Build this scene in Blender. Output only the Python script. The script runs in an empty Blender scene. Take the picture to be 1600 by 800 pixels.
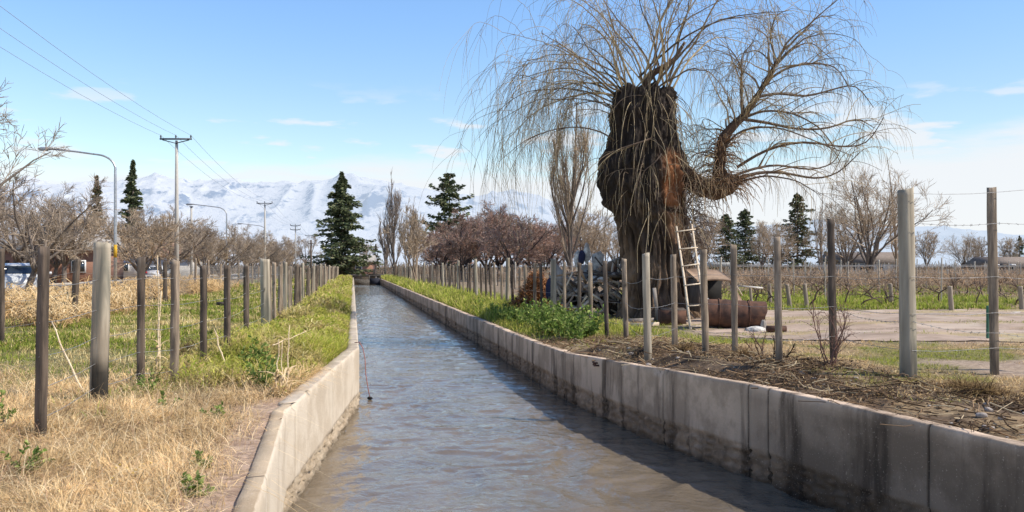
import bpy, math, random
import numpy as np
from mathutils import Vector
R = math.radians
rng = np.random.default_rng(7)
random.seed(7)
SC = bpy.context.scene
COL = SC.collection
F = 1300.0            # focal length in photo pixels (1600 wide)
CZ = 2.3              # eye height above the water
HZ = 418.0            # horizon line
def PX(px, Y): return (px - 800.0) * Y / F
def PZ(py, Y): return CZ - (py - HZ) * Y / F
def W(px, py, Y): return np.array([PX(px, Y), Y, PZ(py, Y)])

# ------------------------------------------------------------------ noise
def _hash(ix, iy, iz, seed):
    h = (ix.astype(np.int64) * 374761393 + iy.astype(np.int64) * 668265263 + iz.astype(np.int64) * 2147483647 + seed * 974634777) & 0xFFFFFFFF
    h = ((h ^ (h >> 13)) * 1274126177) & 0xFFFFFFFF
    h = (h ^ (h >> 16)) & 0xFFFFFFFF
    return h / 4294967295.0
def vnoise(x, y, z=None, seed=0):
    x = np.asarray(x, float); y = np.asarray(y, float)
    z = np.zeros_like(x) if z is None else np.asarray(z, float)
    ix, iy, iz = np.floor(x), np.floor(y), np.floor(z)
    fx, fy, fz = x - ix, y - iy, z - iz
    fx = fx * fx * (3 - 2 * fx); fy = fy * fy * (3 - 2 * fy); fz = fz * fz * (3 - 2 * fz)
    def L(a, b, t): return a + (b - a) * t
    c = [[[_hash(ix + i, iy + j, iz + k, seed) for k in (0, 1)] for j in (0, 1)] for i in (0, 1)]
    a = L(L(c[0][0][0], c[1][0][0], fx), L(c[0][1][0], c[1][1][0], fx), fy)
    b = L(L(c[0][0][1], c[1][0][1], fx), L(c[0][1][1], c[1][1][1], fx), fy)
    return L(a, b, fz)
def fbm(x, y, z=None, oct=4, seed=0, gain=0.5):
    s = 0; a = 1; t = 0
    for i in range(oct):
        f = 2.03 ** i
        s = s + a * vnoise(x * f + i * 17.3, y * f + i * 9.1, None if z is None else z * f + i * 3.7, seed + i)
        t += a; a *= gain
    return s / t
def ridged(x, y, oct=5, seed=0):
    s = 0; a = 1; t = 0; prev = 1
    for i in range(oct):
        f = 2.07 ** i
        n = 1 - np.abs(2 * vnoise(x * f + i * 31.7, y * f + i * 12.9, None, seed + i) - 1)
        n = n * n * prev; prev = n
        s = s + a * n; t += a; a *= 0.55
    return s / t
def sstep(a, b, x):
    t = np.clip((np.asarray(x, float) - a) / (b - a), 0, 1); return t * t * (3 - 2 * t)

# ------------------------------------------------------------------ materials
def NN(nt, typ, **kw):
    n = nt.nodes.new(typ)
    for k, v in kw.items():
        if k in n.inputs: n.inputs[k].default_value = v
        else: setattr(n, k, v)
    return n
def newmat(name):
    m = bpy.data.materials.new(name); m.use_nodes = True
    nt = m.node_tree; nt.nodes.clear()
    out = nt.nodes.new('ShaderNodeOutputMaterial')
    return m, nt, out
def mixrgb(nt, fac, a, b, mode='MIX'):
    n = nt.nodes.new('ShaderNodeMix'); n.data_type = 'RGBA'; n.blend_type = mode
    for idx, v in ((0, fac), (6, a), (7, b)):
        if hasattr(v, 'is_output') or isinstance(v, bpy.types.NodeSocket): nt.links.new(v, n.inputs[idx])
        else: n.inputs[idx].default_value = v if idx == 0 else (v[0], v[1], v[2], 1)
    return n.outputs[2]
def ramp(nt, src, p0, p1):
    n = nt.nodes.new('ShaderNodeMapRange'); n.interpolation_type = 'SMOOTHSTEP'
    n.inputs[1].default_value = p0; n.inputs[2].default_value = p1
    nt.links.new(src, n.inputs[0]); return n.outputs[0]
def noise_tex(nt, scale, detail=4, stretch=(1, 1, 1), coord='Object', rough=0.55, dist=0):
    tc = nt.nodes.new('ShaderNodeTexCoord'); mp = nt.nodes.new('ShaderNodeMapping')
    mp.inputs['Scale'].default_value = stretch
    nt.links.new(tc.outputs[coord], mp.inputs[0])
    n = NN(nt, 'ShaderNodeTexNoise', Scale=scale, Detail=detail, Roughness=rough, Distortion=dist)
    nt.links.new(mp.outputs[0], n.inputs['Vector']); return n.outputs[0]
def mat(name, c1, c2=None, scale=8, stretch=(1, 1, 1), rough=0.85, bump=0.3, bdist=0.01, bscale=None, bstretch=None, metal=0, spots=None, spot=(0.5, 0.65), coat=0, attr=False, spec=0.4, detail=5):
    m, nt, out = newmat(name)
    b = NN(nt, 'ShaderNodeBsdfPrincipled'); nt.links.new(b.outputs[0], out.inputs[0])
    b.inputs['Roughness'].default_value = rough; b.inputs['Metallic'].default_value = metal
    b.inputs['Specular IOR Level'].default_value = spec
    if coat: b.inputs['Coat Weight'].default_value = coat
    c2 = c2 or tuple(x * 0.6 for x in c1)
    n = noise_tex(nt, scale, detail, stretch)
    c = mixrgb(nt, ramp(nt, n, 0.35, 0.65), c1, c2)
    if spots:
        n2 = noise_tex(nt, scale * 0.37, 5, stretch, dist=0.5)
        c = mixrgb(nt, ramp(nt, n2, spot[0], spot[1]), c, spots)
    if attr:
        a = nt.nodes.new('ShaderNodeAttribute'); a.attribute_name = 'Col'
        c = mixrgb(nt, 1.0, c, a.outputs[0], 'MULTIPLY')
    nt.links.new(c, b.inputs['Base Color'])
    if bump:
        bn = noise_tex(nt, bscale or scale * 3, 6, bstretch or stretch)
        bp = NN(nt, 'ShaderNodeBump', Strength=bump, Distance=bdist)
        nt.links.new(bn, bp.inputs['Height']); nt.links.new(bp.outputs[0], b.inputs['Normal'])
    return m
def leafmat(name, trans=0.3, tint=(1, 1, 1), rough=0.7, up=0.0):
    m, nt, out = newmat(name)
    a = nt.nodes.new('ShaderNodeAttribute'); a.attribute_name = 'Col'
    c = mixrgb(nt, 1.0, a.outputs[0], tint, 'MULTIPLY')
    d = NN(nt, 'ShaderNodeBsdfDiffuse'); t = NN(nt, 'ShaderNodeBsdfTranslucent')
    mx = NN(nt, 'ShaderNodeMixShader'); mx.inputs[0].default_value = trans
    if up:                                             # blades share the light of the sward they belong to
        g = nt.nodes.new('ShaderNodeNewGeometry'); v1 = NN(nt, 'ShaderNodeVectorMath', operation='SCALE'); v1.inputs['Scale'].default_value = 1 - up; nt.links.new(g.outputs['Normal'], v1.inputs[0])
        v2 = NN(nt, 'ShaderNodeVectorMath', operation='ADD'); v2.inputs[1].default_value = (0, 0, up); nt.links.new(v1.outputs[0], v2.inputs[0])
        v3 = NN(nt, 'ShaderNodeVectorMath', operation='NORMALIZE'); nt.links.new(v2.outputs[0], v3.inputs[0]); nt.links.new(v3.outputs[0], d.inputs['Normal'])
    nt.links.new(c, d.inputs[0]); nt.links.new(c, t.inputs[0])
    nt.links.new(d.outputs[0], mx.inputs[1]); nt.links.new(t.outputs[0], mx.inputs[2])
    nt.links.new(mx.outputs[0], out.inputs[0])
    return m

# ------------------------------------------------------------------ mesh helpers
class MB:
    """collects pieces of geometry for ONE mesh"""
    def __init__(s): s.V = []; s.Q = []; s.T = []; s.C = []; s.n = 0
    def add(s, V, Q=None, T=None, C=None):
        V = np.asarray(V, float).reshape(-1, 3)
        if Q is not None and len(Q): s.Q.append(np.asarray(Q, int).reshape(-1, 4) + s.n)
        if T is not None and len(T): s.T.append(np.asarray(T, int).reshape(-1, 3) + s.n)
        if C is None: C = np.ones((len(V), 3))
        C = np.asarray(C, float)
        if C.ndim == 1: C = np.tile(C, (len(V), 1))
        s.C.append(C); s.V.append(V); s.n += len(V); return s
    def box(s, c, size, rot=(0, 0, 0), C=None, taper=1.0, bev=0.0):
        sx, sy, sz = [x / 2 for x in size]
        if bev > 0:
            pr = []
            for z, k in ((-sz, 1), (sz, taper)):
                for ox, oy in ((-sx + bev, -sy), (sx - bev, -sy), (sx, -sy + bev), (sx, sy - bev), (sx - bev, sy), (-sx + bev, sy), (-sx, sy - bev), (-sx, -sy + bev)):
                    pr.append((ox * k, oy * k, z))
            V = np.array(pr)
            Q = [(i, (i + 1) % 8, 8 + (i + 1) % 8, 8 + i) for i in range(8)]
            Q += [(8, 9, 10, 15), (15, 10, 11, 14), (14, 11, 12, 13), (7, 2, 1, 0), (6, 3, 2, 7), (5, 4, 3, 6)]
        else:
            V = np.array([(x * (taper if z > 0 else 1), y * (taper if z > 0 else 1), z) for z in (-sz, sz) for x, y in ((-sx, -sy), (sx, -sy), (sx, sy), (-sx, sy))])
            Q = [(3, 2, 1, 0), (4, 5, 6, 7), (0, 1, 5, 4), (1, 2, 6, 5), (2, 3, 7, 6), (3, 0, 4, 7)]
        V = V @ rotm(rot).T + np.asarray(c, float)
        return s.add(V, Q, None, C)
    def bar(s, a, b, w, h=None, C=None, roll=0, bev=0.0, taper=1.0):
        """a board from a to b, section w x h"""
        a = np.asarray(a, float); b = np.asarray(b, float); h = h or w
        d = b - a; L = np.linalg.norm(d); q = Vector(d).to_track_quat('Z', 'Y').to_matrix()
        t = MB(); t.box((0, 0, 0), (w, h, L), (0, 0, roll), None, taper, bev)
        V = t.V[0] @ np.array(q).T + (a + b) / 2
        return s.add(V, t.Q[0], None, C)
    def tube(s, pts, rad, n=6, C=None, cap=True):
        pts = np.asarray(pts, float)[None]; rad = np.broadcast_to(np.asarray(rad, float), (pts.shape[1],))[None]
        return s.tubes(pts, rad, n, C, cap)
    def tubes(s, P, Rr, n=3, C=None, cap=False):
        """P (M,N,3), R (M,N): many tubes at once"""
        M, N, _ = P.shape
        if M == 0: return s
        T = np.gradient(P, axis=1); T /= np.linalg.norm(T, axis=2, keepdims=True) + 1e-9
        axes = np.array([[.05, .1, 1.0], [1.0, .13, .04], [.07, 1.0, .1]]); axes /= np.linalg.norm(axes, axis=1, keepdims=True)
        al = np.abs(np.einsum('mnk,ak->mna', T, axes)).max(axis=1)
        ref = axes[al.argmin(axis=1)][:, None]
        A = np.cross(T, ref); A /= np.linalg.norm(A, axis=2, keepdims=True) + 1e-9
        B = np.cross(T, A)
        th = np.linspace(0, 2 * np.pi, n, endpoint=False)
        V = P[:, :, None] + Rr[:, :, None, None] * (A[:, :, None] * np.cos(th)[None, None, :, None] + B[:, :, None] * np.sin(th)[None, None, :, None])
        idx = np.arange(M * N * n).reshape(M, N, n)
        a = idx[:, :-1]; b = idx[:, 1:]
        Q = np.stack([a, np.roll(a, -1, 2), np.roll(b, -1, 2), b], -1).reshape(-1, 4)
        CC = None
        if C is not None:
            C = np.asarray(C, float)
            CC = np.tile(C, (M * N * n, 1)) if C.ndim == 1 else np.repeat(C, N * n, axis=0)
        s.add(V.reshape(-1, 3), Q, None, CC)
        if cap:
            base = s.n - M * N * n
            for m in range(M):
                for ring in (0, N - 1):
                    ids = idx[m, ring] + base; c = P[m, ring]
                    s.add([c], None, None, None if C is None else C if C.ndim == 1 else C[m])
                    k = s.n - 1
                    tr = [(ids[i], ids[(i + 1) % n], k) if ring else (ids[(i + 1) % n], ids[i], k) for i in range(n)]
                    s.T.append(np.array(tr))
        return s
    def lathe(s, prof, c=(0, 0, 0), n=16, axis='Z', rot=(0, 0, 0), C=None):
        prof = np.asarray(prof, float); th = np.linspace(0, 2 * np.pi, n, endpoint=False)
        V = np.stack([prof[:, 0, None] * np.cos(th), prof[:, 0, None] * np.sin(th), np.repeat(prof[:, 1, None], n, 1)], -1).reshape(-1, 3)
        idx = np.arange(len(prof) * n).reshape(len(prof), n)
        a = idx[:-1]; b = idx[1:]
        Q = np.stack([a, np.roll(a, -1, 1), np.roll(b, -1, 1), b], -1).reshape(-1, 4)
        V = V @ rotm(rot).T + np.asarray(c, float)
        return s.add(V, Q, None, C)
    def build(s, name, m, parent=None, smooth=False, sharp=None):
        V = np.concatenate(s.V)
        C = np.concatenate(s.C)
        Q = np.concatenate(s.Q) if s.Q else np.zeros((0, 4), int)
        T = np.concatenate(s.T) if s.T else np.zeros((0, 3), int)
        if parent is not None: V = V - np.array(parent.matrix_basis.translation)
        me = bpy.data.meshes.new(name)
        me.vertices.add(len(V)); me.vertices.foreach_set('co', V.astype(np.float32).ravel())
        nl = len(Q) * 4 + len(T) * 3
        me.loops.add(nl); me.loops.foreach_set('vertex_index', np.concatenate([Q.ravel(), T.ravel()]).astype(np.int32))
        me.polygons.add(len(Q) + len(T))
        ls = np.concatenate([np.arange(len(Q)) * 4, len(Q) * 4 + np.arange(len(T)) * 3]).astype(np.int32)
        me.polygons.foreach_set('loop_start', ls)
        if smooth: me.polygons.foreach_set('use_smooth', np.ones(len(ls), bool))
        at = me.color_attributes.new('Col', 'FLOAT_COLOR', 'POINT')
        at.data.foreach_set('color', np.concatenate([C, np.ones((len(C), 1))], 1).astype(np.float32).ravel())
        me.update(calc_edges=True); me.validate()
        if m: me.materials.append(m)
        o = bpy.data.objects.new(name, me); COL.objects.link(o)
        if parent is not None: o.parent = parent
        return o
def rotm(r):
    cx, sx, cy, sy, cz, sz = math.cos(r[0]), math.sin(r[0]), math.cos(r[1]), math.sin(r[1]), math.cos(r[2]), math.sin(r[2])
    X = np.array([[1, 0, 0], [0, cx, -sx], [0, sx, cx]]); Y = np.array([[cy, 0, sy], [0, 1, 0], [-sy, 0, cy]]); Z = np.array([[cz, -sz, 0], [sz, cz, 0], [0, 0, 1]])
    return Z @ Y @ X
def tag(o, label=None, cat=None, group=None, kind=None):
    if label: o['label'] = label
    if cat: o['category'] = cat
    if group: o['group'] = group
    if kind: o['kind'] = kind
    return o
def thing(name, loc, label, cat, group=None):
    o = bpy.data.objects.new(name, None); COL.objects.link(o); o.location = loc; o.empty_display_size = 0.3
    bpy.context.view_layer.update() if False else None
    o.matrix_basis.translation = loc
    return tag(o, label, cat, group)
def dup(root, loc, rz, label, group=None, scale=1.0):
    r = root.copy(); COL.objects.link(r); r.location = loc; r.rotation_euler = (0, 0, rz)
    r.scale = (scale, scale, scale) if not hasattr(scale, '__len__') else scale
    r['label'] = label
    if group: r['group'] = group
    for ch in list(root.children):
        c = ch.copy(); COL.objects.link(c); c.parent = r
        for g in list(ch.children):
            d = g.copy(); COL.objects.link(d); d.parent = c
    return r
ORD = ['first', 'second', 'third', 'fourth', 'fifth', 'sixth', 'seventh', 'eighth', 'ninth', 'tenth', 'eleventh', 'twelfth', 'thirteenth', 'fourteenth', 'fifteenth', 'sixteenth', 'seventeenth', 'eighteenth', 'nineteenth', 'twentieth']

# ------------------------------------------------------------------ world layout
RT = np.array([(-12, 9.0), (-4, 6.6), (3, 4.5), (5.9, 3.65), (6.77, 3.37), (7.9, 3.0), (8.5, 2.79), (9.1, 2.56), (10.7, 1.95), (12.5, 1.39), (14.6, .87), (17, .40), (19.3, 0.0)])
LT = np.array([(-12, -1.1), (3, -1.2), (4.49, -1.37), (7.6, -2.06), (8.1, -2.09), (13.6, -2.5)])
def XR(Y): Y = np.asarray(Y, float); return np.where(Y > 19.3, 3.69 - .191 * Y, np.interp(Y, RT[:, 0], RT[:, 1]))
def XL(Y): Y = np.asarray(Y, float); return np.where(Y > 13.6, 0.0976 - .191 * Y, np.interp(Y, LT[:, 0], LT[:, 1]))
def ZR(Y): return np.interp(Y, [-12, 9, 10.7, 12.5, 14.6, 19.3, 200], [1.025, 1.025, .98, .91, .82, .76, .76])
def ZL(Y): return np.interp(Y, [-12, 13.6, 20, 200], [.99, .99, .86, .8])
ENDY = 175.0
WT = 0.2
def base_r(X, Y):
    a = np.interp(Y, [0, 11.5, 13.5, 17, 24, 40, 100], [1.0, 1.0, .95, .82, .83, .88, .9])
    k = sstep(3, 9, X)
    return a * (1 - k) + .95 * k
def GZ(X, Y):
    X = np.asarray(X, float); Y = np.asarray(Y, float)
    l = X < (XL(Y) + XR(Y)) / 2
    inn = np.where(l, XL(Y) - X, X - XR(Y))
    z = np.where(l, np.interp(Y, [0, 14, 40], [.95, .9, .88]), base_r(X, Y))
    far = sstep(60, 140, np.abs(X)) + sstep(200, 400, Y)
    z = z + (fbm(X * .55, Y * .55, oct=3, seed=5) - .5) * .12 + (fbm(X * 2.6, Y * 2.6, oct=3, seed=9) - .5) * .05
    # a raked mound along the right bank near the camera
    m = np.exp(-((inn - .75) / .45) ** 2) * sstep(18, 12, Y) * (~l)
    z = z + m * .07 * fbm(X * 1.3, Y * 1.3, oct=2, seed=21) * 2
    wt = np.where(l, ZL(Y), ZR(Y)) - .035
    k = sstep(.0, .7, inn - WT)
    return wt * (1 - k) + z * k
def gz(x, y): return float(GZ(np.array([x]), np.array([y]))[0])

# ------------------------------------------------------------------ ground
def track_mask(X, Y):
    n = (fbm(X * .5, Y * .5, oct=4, seed=33) - .5) * 3.2
    m = sstep(14.0, 15.6, Y + n * .6 - sstep(8, 2, X) * 4.5) * sstep(27.5, 25.5, Y + n * .7) * sstep(3.2, 5.0, X + n * .3)
    n2 = (fbm(X * .9, Y * .9, oct=3, seed=37) - .5) * 1.2
    m2 = sstep(12.6, 12.0, Y + n2) * sstep(9.6, 10.4, Y + n2) * sstep(5.2, 6.2, X + n2)
    return np.clip(np.maximum(m, m2 * .9), 0, 1)
def ground_color(X, Y):
    X = np.asarray(X, float); Y = np.asarray(Y, float)
    l = X < (XL(Y) + XR(Y)) / 2
    inn = np.where(l, XL(Y) - X, X - XR(Y))
    def c(*a): return np.array(a)[None, :]
    straw = c(.50, .36, .20); green = c(.24, .22, .09); dirt = c(.53, .405, .305); dark = c(.075, .052, .035); soil = c(.22, .155, .10)
    n1 = fbm(X * .7, Y * .7, oct=4, seed=41)[:, None]; n2 = fbm(X * 2.3, Y * 2.3, oct=4, seed=43)[:, None]
    # left bank: straw near the camera, green further, straw at the road
    g = sstep(9.0, 12.0, Y + X * -.35 + (n1[:, 0] - .5) * 5)[:, None]
    lc = straw * (.75 + .5 * n2) * (1 - g) + (green * (.7 + .7 * n2)) * g
    road_side = sstep(-10.2, -11.6, X + .191 * Y + (n1[:, 0] - .5) * 3)[:, None]
    lc = lc * (1 - road_side) + straw * .9 * road_side
    edge = (sstep(.95, .5, inn + (n2[:, 0] - .5) * .5) * sstep(10, 8.3, Y))[:, None]
    lc = lc * (1 - edge) + c(.62, .45, .33) * edge
    # right bank
    tr = track_mask(X, Y)[:, None]
    litter = soil * (1 - sstep(.5, .62, n2)) + dark * sstep(.5, .62, n2)
    sw = sstep(.52, .62, n1) * .8; litter = litter * (1 - sw) + straw * 1.1 * sw
    nb = sstep(3.0, 2.0, inn + (n1[:, 0] - .5) * 1.5)[:, None] * sstep(19, 16.5, Y)[:, None]
    rg = (straw * .9 * (1 - sstep(.42, .62, n1)) + green * 1.2 * sstep(.42, .62, n1)) * (.8 + .4 * n2)
    rc = rg * (1 - nb) + litter * nb
    rc = rc * (1 - tr) + dirt * (.85 + .3 * n2) * tr
    vy = sstep(38, 48, Y)[:, None]
    rc = rc * (1 - vy) + (c(.36, .28, .19) * (.7 + .6 * n1)) * vy
    C = np.where(l[:, None], lc, rc)
    far = sstep(80, 200, np.maximum(Y, np.abs(X) * 1.2))[:, None]
    return C * (1 - far) + c(.2, .165, .105) * far

def build_ground():
    mb = MB()
    ys = np.concatenate([np.arange(-12, 3, .5), np.arange(3, 16, .09), np.arange(16, 32, .2), np.arange(32, 60, .6), np.arange(60, ENDY - 1, 3.0), [ENDY]])
    off = np.concatenate([[WT * .7], np.arange(.28, 3, .085), np.arange(3, 9, .2), np.arange(9, 30, .25), np.geomspace(30, 7000, 34)])
    for side in (-1, 1):
        YY, OO = np.meshgrid(ys, off, indexing='ij')
        XX = (XL(YY) - OO) if side < 0 else (XR(YY) + OO)
        x = XX.ravel(); y = YY.ravel()
        V = np.stack([x, y, GZ(x, y)], 1)
        idx = np.arange(len(x)).reshape(XX.shape)
        a, b, c_, d = idx[:-1, :-1], idx[:-1, 1:], idx[1:, 1:], idx[1:, :-1]
        Q = np.stack([a, b, c_, d] if side > 0 else [b, a, d, c_], -1).reshape(-1, 4)
        mb.add(V, Q, None, ground_color(x, y))
    # beyond the canal's end
    ys2 = np.concatenate([[ENDY], np.geomspace(ENDY + 5, 9000, 25)])
    xs2 = np.concatenate([-np.geomspace(7000, 40, 30), np.linspace(-36, 36, 30), np.geomspace(40, 7000, 30)])
    YY, XX = np.meshgrid(ys2, xs2, indexing='ij'); x = XX.ravel(); y = YY.ravel()
    idx = np.arange(len(x)).reshape(XX.shape)
    Q = np.stack([idx[:-1, :-1], idx[:-1, 1:], idx[1:, 1:], idx[1:, :-1]], -1).reshape(-1, 4)
    mb.add(np.stack([x, y, np.full_like(x, .88)], 1), Q, None, ground_color(x, y))
    m, nt, out = newmat('ground_earth')
    b = NN(nt, 'ShaderNodeBsdfPrincipled', Roughness=.95); b.inputs['Specular IOR Level'].default_value = .15
    nt.links.new(b.outputs[0], out.inputs[0])
    a = nt.nodes.new('ShaderNodeAttribute'); a.attribute_name = 'Col'
    n = noise_tex(nt, 14, 8, rough=.7); n2 = noise_tex(nt, 70, 4, rough=.7)
    c = mixrgb(nt, ramp(nt, n, .3, .7), a.outputs[0], (.45, .42, .4), 'MULTIPLY')
    c = mixrgb(nt, ramp(nt, n2, .55, .75), c, (.34, .27, .2))
    nt.links.new(c, b.inputs['Base Color'])
    bp = NN(nt, 'ShaderNodeBump', Strength=.8, Distance=.03); nt.links.new(n, bp.inputs['Height']); nt.links.new(bp.outputs[0], b.inputs['Normal'])
    return tag(mb.build('ground', m, None, True), kind='structure')
build_ground()

# dirt track sheet on the right
def build_track():
    m = mat('track_dirt', (.52, .39, .29), (.39, .285, .205), 1.6, rough=.95, bump=.6, bdist=.02, bscale=22, spots=(.55, .44, .335), spot=(.5, .7), detail=10, attr=True)
    mb = MB()
    ys = np.arange(13.5, 28, .16); xs = np.concatenate([np.arange(3.0, 20, .16), np.arange(20, 60, .8)])
    YY, XX = np.meshgrid(ys, xs, indexing='ij'); x = XX.ravel(); y = YY.ravel()
    msk = (track_mask(x, y) > .62).reshape(XX.shape)
    idx = np.arange(len(x)).reshape(XX.shape)
    k = msk[:-1, :-1] & msk[1:, 1:] & msk[1:, :-1] & msk[:-1, 1:]
    Q = np.stack([idx[:-1, :-1], idx[:-1, 1:], idx[1:, 1:], idx[1:, :-1]], -1)[k]; pc_ = (.62 + .62 * fbm(x * .8, y * 1.6, oct=5, seed=161, gain=.65))[:, None] * np.ones(3)
    gp = (sstep(.55, .66, fbm(x * .5 + 8, y * 1.5, oct=4, seed=162)) * .6)[:, None]; pc_ = pc_ * (1 - gp) + np.array([.85, .88, .5]) * gp
    ruts = -.03 * np.exp(-((y - 18.3 - .3 * np.sin(x * .3)) / .25) ** 2) - .03 * np.exp(-((y - 20.3 - .3 * np.sin(x * .3)) / .3) ** 2)
    mb.add(np.stack([x, y, GZ(x, y) + .018 + ruts + (fbm(x * 2, y * 2, oct=4, seed=163) - .5) * .03], 1), Q, None, pc_)
    tag(mb.build('dirt_track', m, None, True), kind='structure')
build_track()

# asphalt road on the far left
def strip(name, c0, c1, z, m, y0=-12, y1=600, kind='structure'):
    ys = np.concatenate([np.arange(y0, 120, 4.), np.arange(120, y1, 40.)]); V = []
    for y in ys: V += [(c0 - .191 * y, y, z), (c1 - .191 * y, y, z)]
    Q = [(2 * i, 2 * i + 1, 2 * i + 3, 2 * i + 2) for i in range(len(ys) - 1)]
    return tag(MB().add(V, Q).build(name, m), kind=kind)
M_asph = mat('asphalt', (.10, .095, .09), (.07, .068, .066), 3, bump=.3, bscale=60)
strip('road', -21.5, -14.2, 1.0, M_asph)
M_paint = mat('road_paint', (.7, .7, .66), (.5, .5, .46), 5, bump=0)
strip('road_edge_line', -14.6, -14.48, 1.006, M_paint)
M_kerb = mat('kerb_stone', (.5, .47, .42), (.38, .35, .31), 4)
def kerb(c0, c1):
    mb = MB(); ys = np.arange(-10, 160, 6.)
    for y in ys: mb.bar((((c0 + c1) / 2) - .191 * y, y, 1.04), (((c0 + c1) / 2) - .191 * (y + 5.98), y + 5.98, 1.04), c1 - c0, .22)
    return tag(mb.build('kerb', M_kerb), kind='structure')
kerb(-21.75, -21.52); kerb(-14.18, -13.95)

# ------------------------------------------------------------------ canal
def yat(px, side='R'):
    ys = np.linspace(4, 160, 8000); p = 800 + F * (XR(ys) if side == 'R' else XL(ys)) / ys
    return float(ys[np.argmin(np.abs(p - px))])
def wallmat(name, lit, dark, stain, base, joints=True):
    m, nt, out = newmat(name)
    b = NN(nt, 'ShaderNodeBsdfPrincipled', Roughness=.9); b.inputs['Specular IOR Level'].default_value = .25
    nt.links.new(b.outputs[0], out.inputs[0])
    n = noise_tex(nt, 1.3, 8, (1, 1, 1), rough=.65)
    c = mixrgb(nt, ramp(nt, n, .42, .58), lit, dark)
    st = noise_tex(nt, 2.2, 6, (1, 1, .16), rough=.6)     # streaks that run down the face
    c = mixrgb(nt, ramp(nt, st, .50, .64) if stain[0] < .2 else ramp(nt, st, .56, .95), c, stain)
    at = nt.nodes.new('ShaderNodeAttribute'); at.attribute_name = 'Col'
    c = mixrgb(nt, 1., c, at.outputs[0], 'MULTIPLY')
    sp = noise_tex(nt, 55, 3, rough=.6)
    c = mixrgb(nt, ramp(nt, sp, .6, .8), c, base)
    nt.links.new(c, b.inputs['Base Color'])
    bp = NN(nt, 'ShaderNodeBump', Strength=.7, Distance=.012); nt.links.new(noise_tex(nt, 24, 8, rough=.7), bp.inputs['Height']); nt.links.new(bp.outputs[0], b.inputs['Normal'])
    return m
def canal_wall(side):
    X_, Z_ = (XR, ZR) if side > 0 else (XL, ZL)
    if side > 0: jn = [yat(p) for p in (1450, 1200, 1168, 1035, 945, 880, 812)]
    else: jn = [yat(461.5, 'L'), 5.2]
    last = max(jn)
    jn += list(np.arange(last + 2.6, 120, 3.05))
    ys = np.concatenate([np.arange(-12, 3, .5), np.arange(3, 22, .055), np.arange(22, 50, .25), np.arange(50, 140, 1.0)])
    for j in jn: ys = ys[np.abs(ys - j) > .03]
    jy = np.concatenate([[j - .016, j - .012, j + .012, j + .016] for j in jn]); ys = np.sort(np.concatenate([ys, jy]))
    injoint = np.array([min(abs(y - j) for j in jn) < .013 for y in ys])
    zr = np.concatenate([[-1.3, -.3], np.arange(-.06, .46, .022), np.linspace(.48, .93, 8), [.975, 1.0]])
    V = []; C = []; cols = 0
    N = len(ys); top = Z_(ys) + (fbm(ys * 1.2, ys * 0, oct=4, seed=3) - .5) * .02
    xi = X_(ys)
    rowsV = []; rowsC = []
    bandn = (.30 if side > 0 else .24) + .06 * fbm(ys * .8, ys * 0 + side, oct=3, seed=8)
    chip = (sstep(.66, .8, fbm(ys * 5., ys * 0, oct=3, seed=88 + side)) * .05)
    for k, q in enumerate(zr):
        z = q if q < .46 else (.46 + (q - .46) / .54 * (top - .46))
        z = np.broadcast_to(z, ys.shape).astype(float).copy()
        rough = sstep(bandn + .03, bandn - .05, z)
        d = (fbm(ys * (19 if side > 0 else 20), z * (23 if side > 0 else 24), oct=4, seed=14, gain=.6) - .42) * (.13 if side > 0 else .15) * rough - .03 * rough * 0
        d = d + sstep(bandn + .02, bandn - .01, z) * .012 + (fbm(ys * 1.1, z * 2, oct=3, seed=18) - .5) * .014
        if q >= .97: d = d + .012 * (1 if q >= 1 else .2) + chip
        d = d + np.where(injoint & (z > .12), .02, 0)
        x = xi + side * d
        rowsV.append(np.stack([x, ys, z], 1))
        wet = sstep(.10, .0, z)
        cc = np.ones((N, 3)) * (1 - .36 * rough[:, None] * (1 if side > 0 else .75) * (.4 + 1.2 * vnoise(ys * 26, np.full(N, z.mean()) * 26 + 3, seed=44))[:, None]) * (1 - .5 * wet[:, None])
        cc = cc * (1 - rough[:, None] * np.array([0, .06, .14])[None])
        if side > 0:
            near = sstep(9.6, 8.2, ys + (fbm(ys * 2, z * 2, oct=3, seed=71) - .5) * 1.2) * .52 * sstep(1.03, .9, z)  # near stretch darkened: moss stain and shade painted together
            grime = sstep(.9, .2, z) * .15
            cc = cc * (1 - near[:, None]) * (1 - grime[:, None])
        cc = np.where(injoint[:, None], cc * .3, cc)
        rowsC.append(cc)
    # the top and the back
    ft = np.ones((N, 3))
    for o_, zz in ((.035, .004), (WT * .6, .0), (WT - .02, -.006), (WT, -.03), (WT, -.5)):
        wk = 1.0 if side > 0 else np.where(ys < 8.1, .72, 1.0)
        rowsV.append(np.stack([xi + side * (o_ * wk + (fbm(ys * 3, ys * 0, oct=3, seed=19) - .5) * .02), ys, top + zz + (vnoise(ys * 9, ys * 0 + o_ * 30, seed=12) - .5) * .008], 1))
        rowsC.append(ft * np.where(injoint, .35, 1.0)[:, None] * ((1.2 if side > 0 else .95) * (.7 + .5 * fbm(ys * 2.5, ys * 0 + o_ * 9, oct=4, seed=29)))[:, None] * (np.array([1, 1, 1]) if side > 0 else np.where(ys[:, None] < 8.1, np.array([.92, .84, .73]), 1.0)))
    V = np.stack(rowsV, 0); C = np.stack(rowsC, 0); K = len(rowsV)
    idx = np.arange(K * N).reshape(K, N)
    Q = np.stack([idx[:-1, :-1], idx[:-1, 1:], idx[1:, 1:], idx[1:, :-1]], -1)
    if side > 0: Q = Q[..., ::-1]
    mb = MB().add(V.reshape(-1, 3), Q.reshape(-1, 4), None, C.reshape(-1, 3))
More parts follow.
